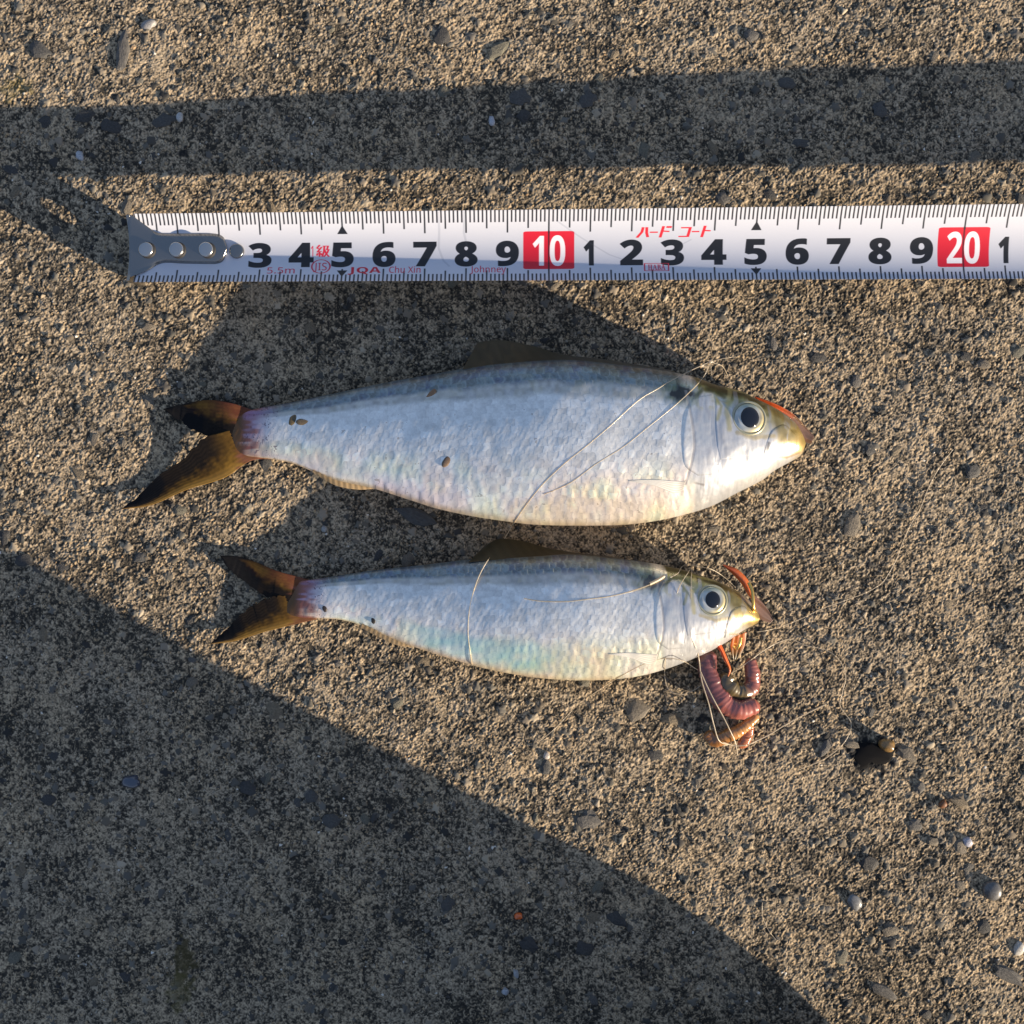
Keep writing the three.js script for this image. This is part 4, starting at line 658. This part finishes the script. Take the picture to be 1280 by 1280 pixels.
bit('shell_chip', 1209, 1052, 6, 0.0009, 7, 0.5, [0.68, 0.68, 0.78], 0.3, 'small bluish white shell chip above the round grey pebble', 'shell chip', 45, { coat: 0.5, group: 'pale chips on the concrete' });
bit('shell_chip', 225, 146, 4.5, 0.0009, 6, 0.2, [0.80, 0.80, 0.78], 0.4, 'white chip in the tape shadow above the tape hook', 'shell chip', 46, { group: 'pale chips on the concrete' });
bit('shell_chip', 100, 195, 5, 0.0009, 6, 0.2, [0.72, 0.76, 0.82], 0.4, 'white chip in the tape shadow near the left edge', 'shell chip', 47, { group: 'pale chips on the concrete' });
bit('shell_chip', 186, 31, 9, 0.0009, 6, 0.4, [0.50, 0.48, 0.46], 0.5, 'pale grey chip at the top left, above the tape shadow', 'shell chip', 48, { group: 'pale chips on the concrete' });
bit('shell_chip', 615, 152, 4.5, 0.0009, 6, 0.1, [0.78, 0.80, 0.86], 0.4, 'white chip in the tape shadow above the printed ten centimetre mark', 'shell chip', 49, { group: 'pale chips on the concrete' });
bit('shell_chip', 683, 944, 4.5, 0.0008, 5, 0.1, [0.78, 0.70, 0.62], 0.5, 'tiny white chip on sunlit concrete below the smaller fish', 'shell chip', 50, { group: 'pale chips on the concrete' });
bit('shell_chip', 632, 1239, 5, 0.0010, 5, 0.1, [0.62, 0.66, 0.72], 0.35, 'round whitish chip in the big shadow near the bottom edge', 'shell chip', 51, { coat: 0.3, group: 'pale chips on the concrete' });
bit('shell_chip', 645, 1217, 3.5, 0.0008, 6, 0.2, [0.58, 0.60, 0.62], 0.5, 'narrow pale chip just above the round whitish chip', 'shell chip', 52, { group: 'pale chips on the concrete' });
bit('shell_chip', 406, 661, 4, 0.0008, 4, 0.2, [0.60, 0.58, 0.54], 0.5, 'small pale chip under the tail of the larger fish', 'shell chip', 53, { group: 'pale chips on the concrete' });
bit('shell_fragment', 164, 977, 12, 0.0013, 9, 0.2, [0.04, 0.05, 0.075], 0.2, 'dark blue glossy shell fragment in the big shadow at left', 'shell', 54, { coat: 1, plain: true, tx: 0.25 });
bit('debris_speck', 648, 1145, 5, 0.0010, 4.5, 0.2, [0.62, 0.12, 0.02], 0.25, 'tiny orange speck in the big shadow', 'debris', 55, { coat: 0.7, plain: true });
bit('stone_chip', 1179, 1005, 6, 0.0009, 5, 0.9, [0.30, 0.12, 0.05], 0.6, 'small rust red stone chip right of the amber pebble', 'stone chip', 56);
// flakes stuck on the fish
const onA = (x, y) => fishA.on(x, y) + 0.00003;
bit('scale_flake', 366, 526, 4, 0.00022, 7, -0.3, [0.20, 0.14, 0.05], 0.4, 'upright olive brown flake near the larger fish tail', 'flake', 61, { h: onA(366, 526), coat: 0.4, group: 'flakes stuck to the larger fish' });
bit('scale_flake', 378, 528, 8, 0.00022, 4, 0, [0.22, 0.16, 0.08], 0.4, 'flat lying olive brown flake near the larger fish tail', 'flake', 62, { h: onA(378, 528), coat: 0.4, group: 'flakes stuck to the larger fish' });
bit('scale_flake', 539, 493, 9, 0.00022, 3.5, 0.85, [0.45, 0.22, 0.07], 0.3, 'amber flake on the dark back of the larger fish', 'flake', 63, { h: onA(539, 493), coat: 0.7, group: 'flakes stuck to the larger fish' });
bit('scale_flake', 558, 578, 8, 0.00022, 4, 0.95, [0.30, 0.20, 0.13], 0.5, 'dull brown flake at the middle of the larger fish flank', 'flake', 64, { h: onA(558, 578), group: 'flakes stuck to the larger fish' });
const onB = (x, y) => fishB.on(x, y) + 0.00003;
bit('scale_flake', 467, 776, 3, 0.00022, 3.5, 0.3, [0.03, 0.025, 0.02], 0.5, 'black speck near the tail end of the smaller fish', 'flake', 65, { h: onB(467, 776) });
bit('scale_flake', 406, 761, 3, 0.00022, 4, 0.3, [0.05, 0.035, 0.03], 0.5, 'dark crumb at the tail root of the smaller fish', 'flake', 66, { h: onB(406, 761) });

// ───────────── unseen shape added outside the frame to throw the large shadow ─────────────
{
  const b = thing('shadow_caster', 'added round grey bag standing outside the lower right of the frame', 'caster');
  const rs = [[0, 0.0], [0.085, 0.0], [0.0935, 0.004], [0.1000, 0.012], [0.1065, 0.0205], [0.1055, 0.030], [0.1030, 0.042], [0.1010, 0.055], [0.0995, 0.075], [0.097, 0.13], [0.092, 0.17], [0.080, 0.186], [0, 0.19]].map(p => new THREE.Vector2(p[0] + 1e-5, p[1]));
  const cv = new THREE.SplineCurve(rs.slice(2, 12)).getPoints(60);
  part(b, 'caster_body', new THREE.LatheGeometry([...rs.slice(0, 2), ...cv, rs[12]], 72), new THREE.MeshStandardMaterial({ color: new THREE.Color().setRGB(0.16, 0.17, 0.18), roughness: 0.8, side: THREE.DoubleSide }));
  const hd = new THREE.TorusGeometry(0.05, 0.004, 8, 40, Math.PI); hd.translate(0, 0.186, 0);
  part(b, 'caster_handle', hd, new THREE.MeshStandardMaterial({ color: new THREE.Color().setRGB(0.05, 0.05, 0.05), roughness: 0.8 }));
  // its widest point grazes the light that passes the lower right corner of the picture
  const dx = 0.867, dz = 0.498, gx = W(860, 0) , gz = W(1137, 0), D = 0.0205 / Math.tan(EL);
  b.position.set(gx + dx * D - dz * 0.1065, 0, gz + dz * D + dx * 0.1065);
}
renderer.render(scene, camera);
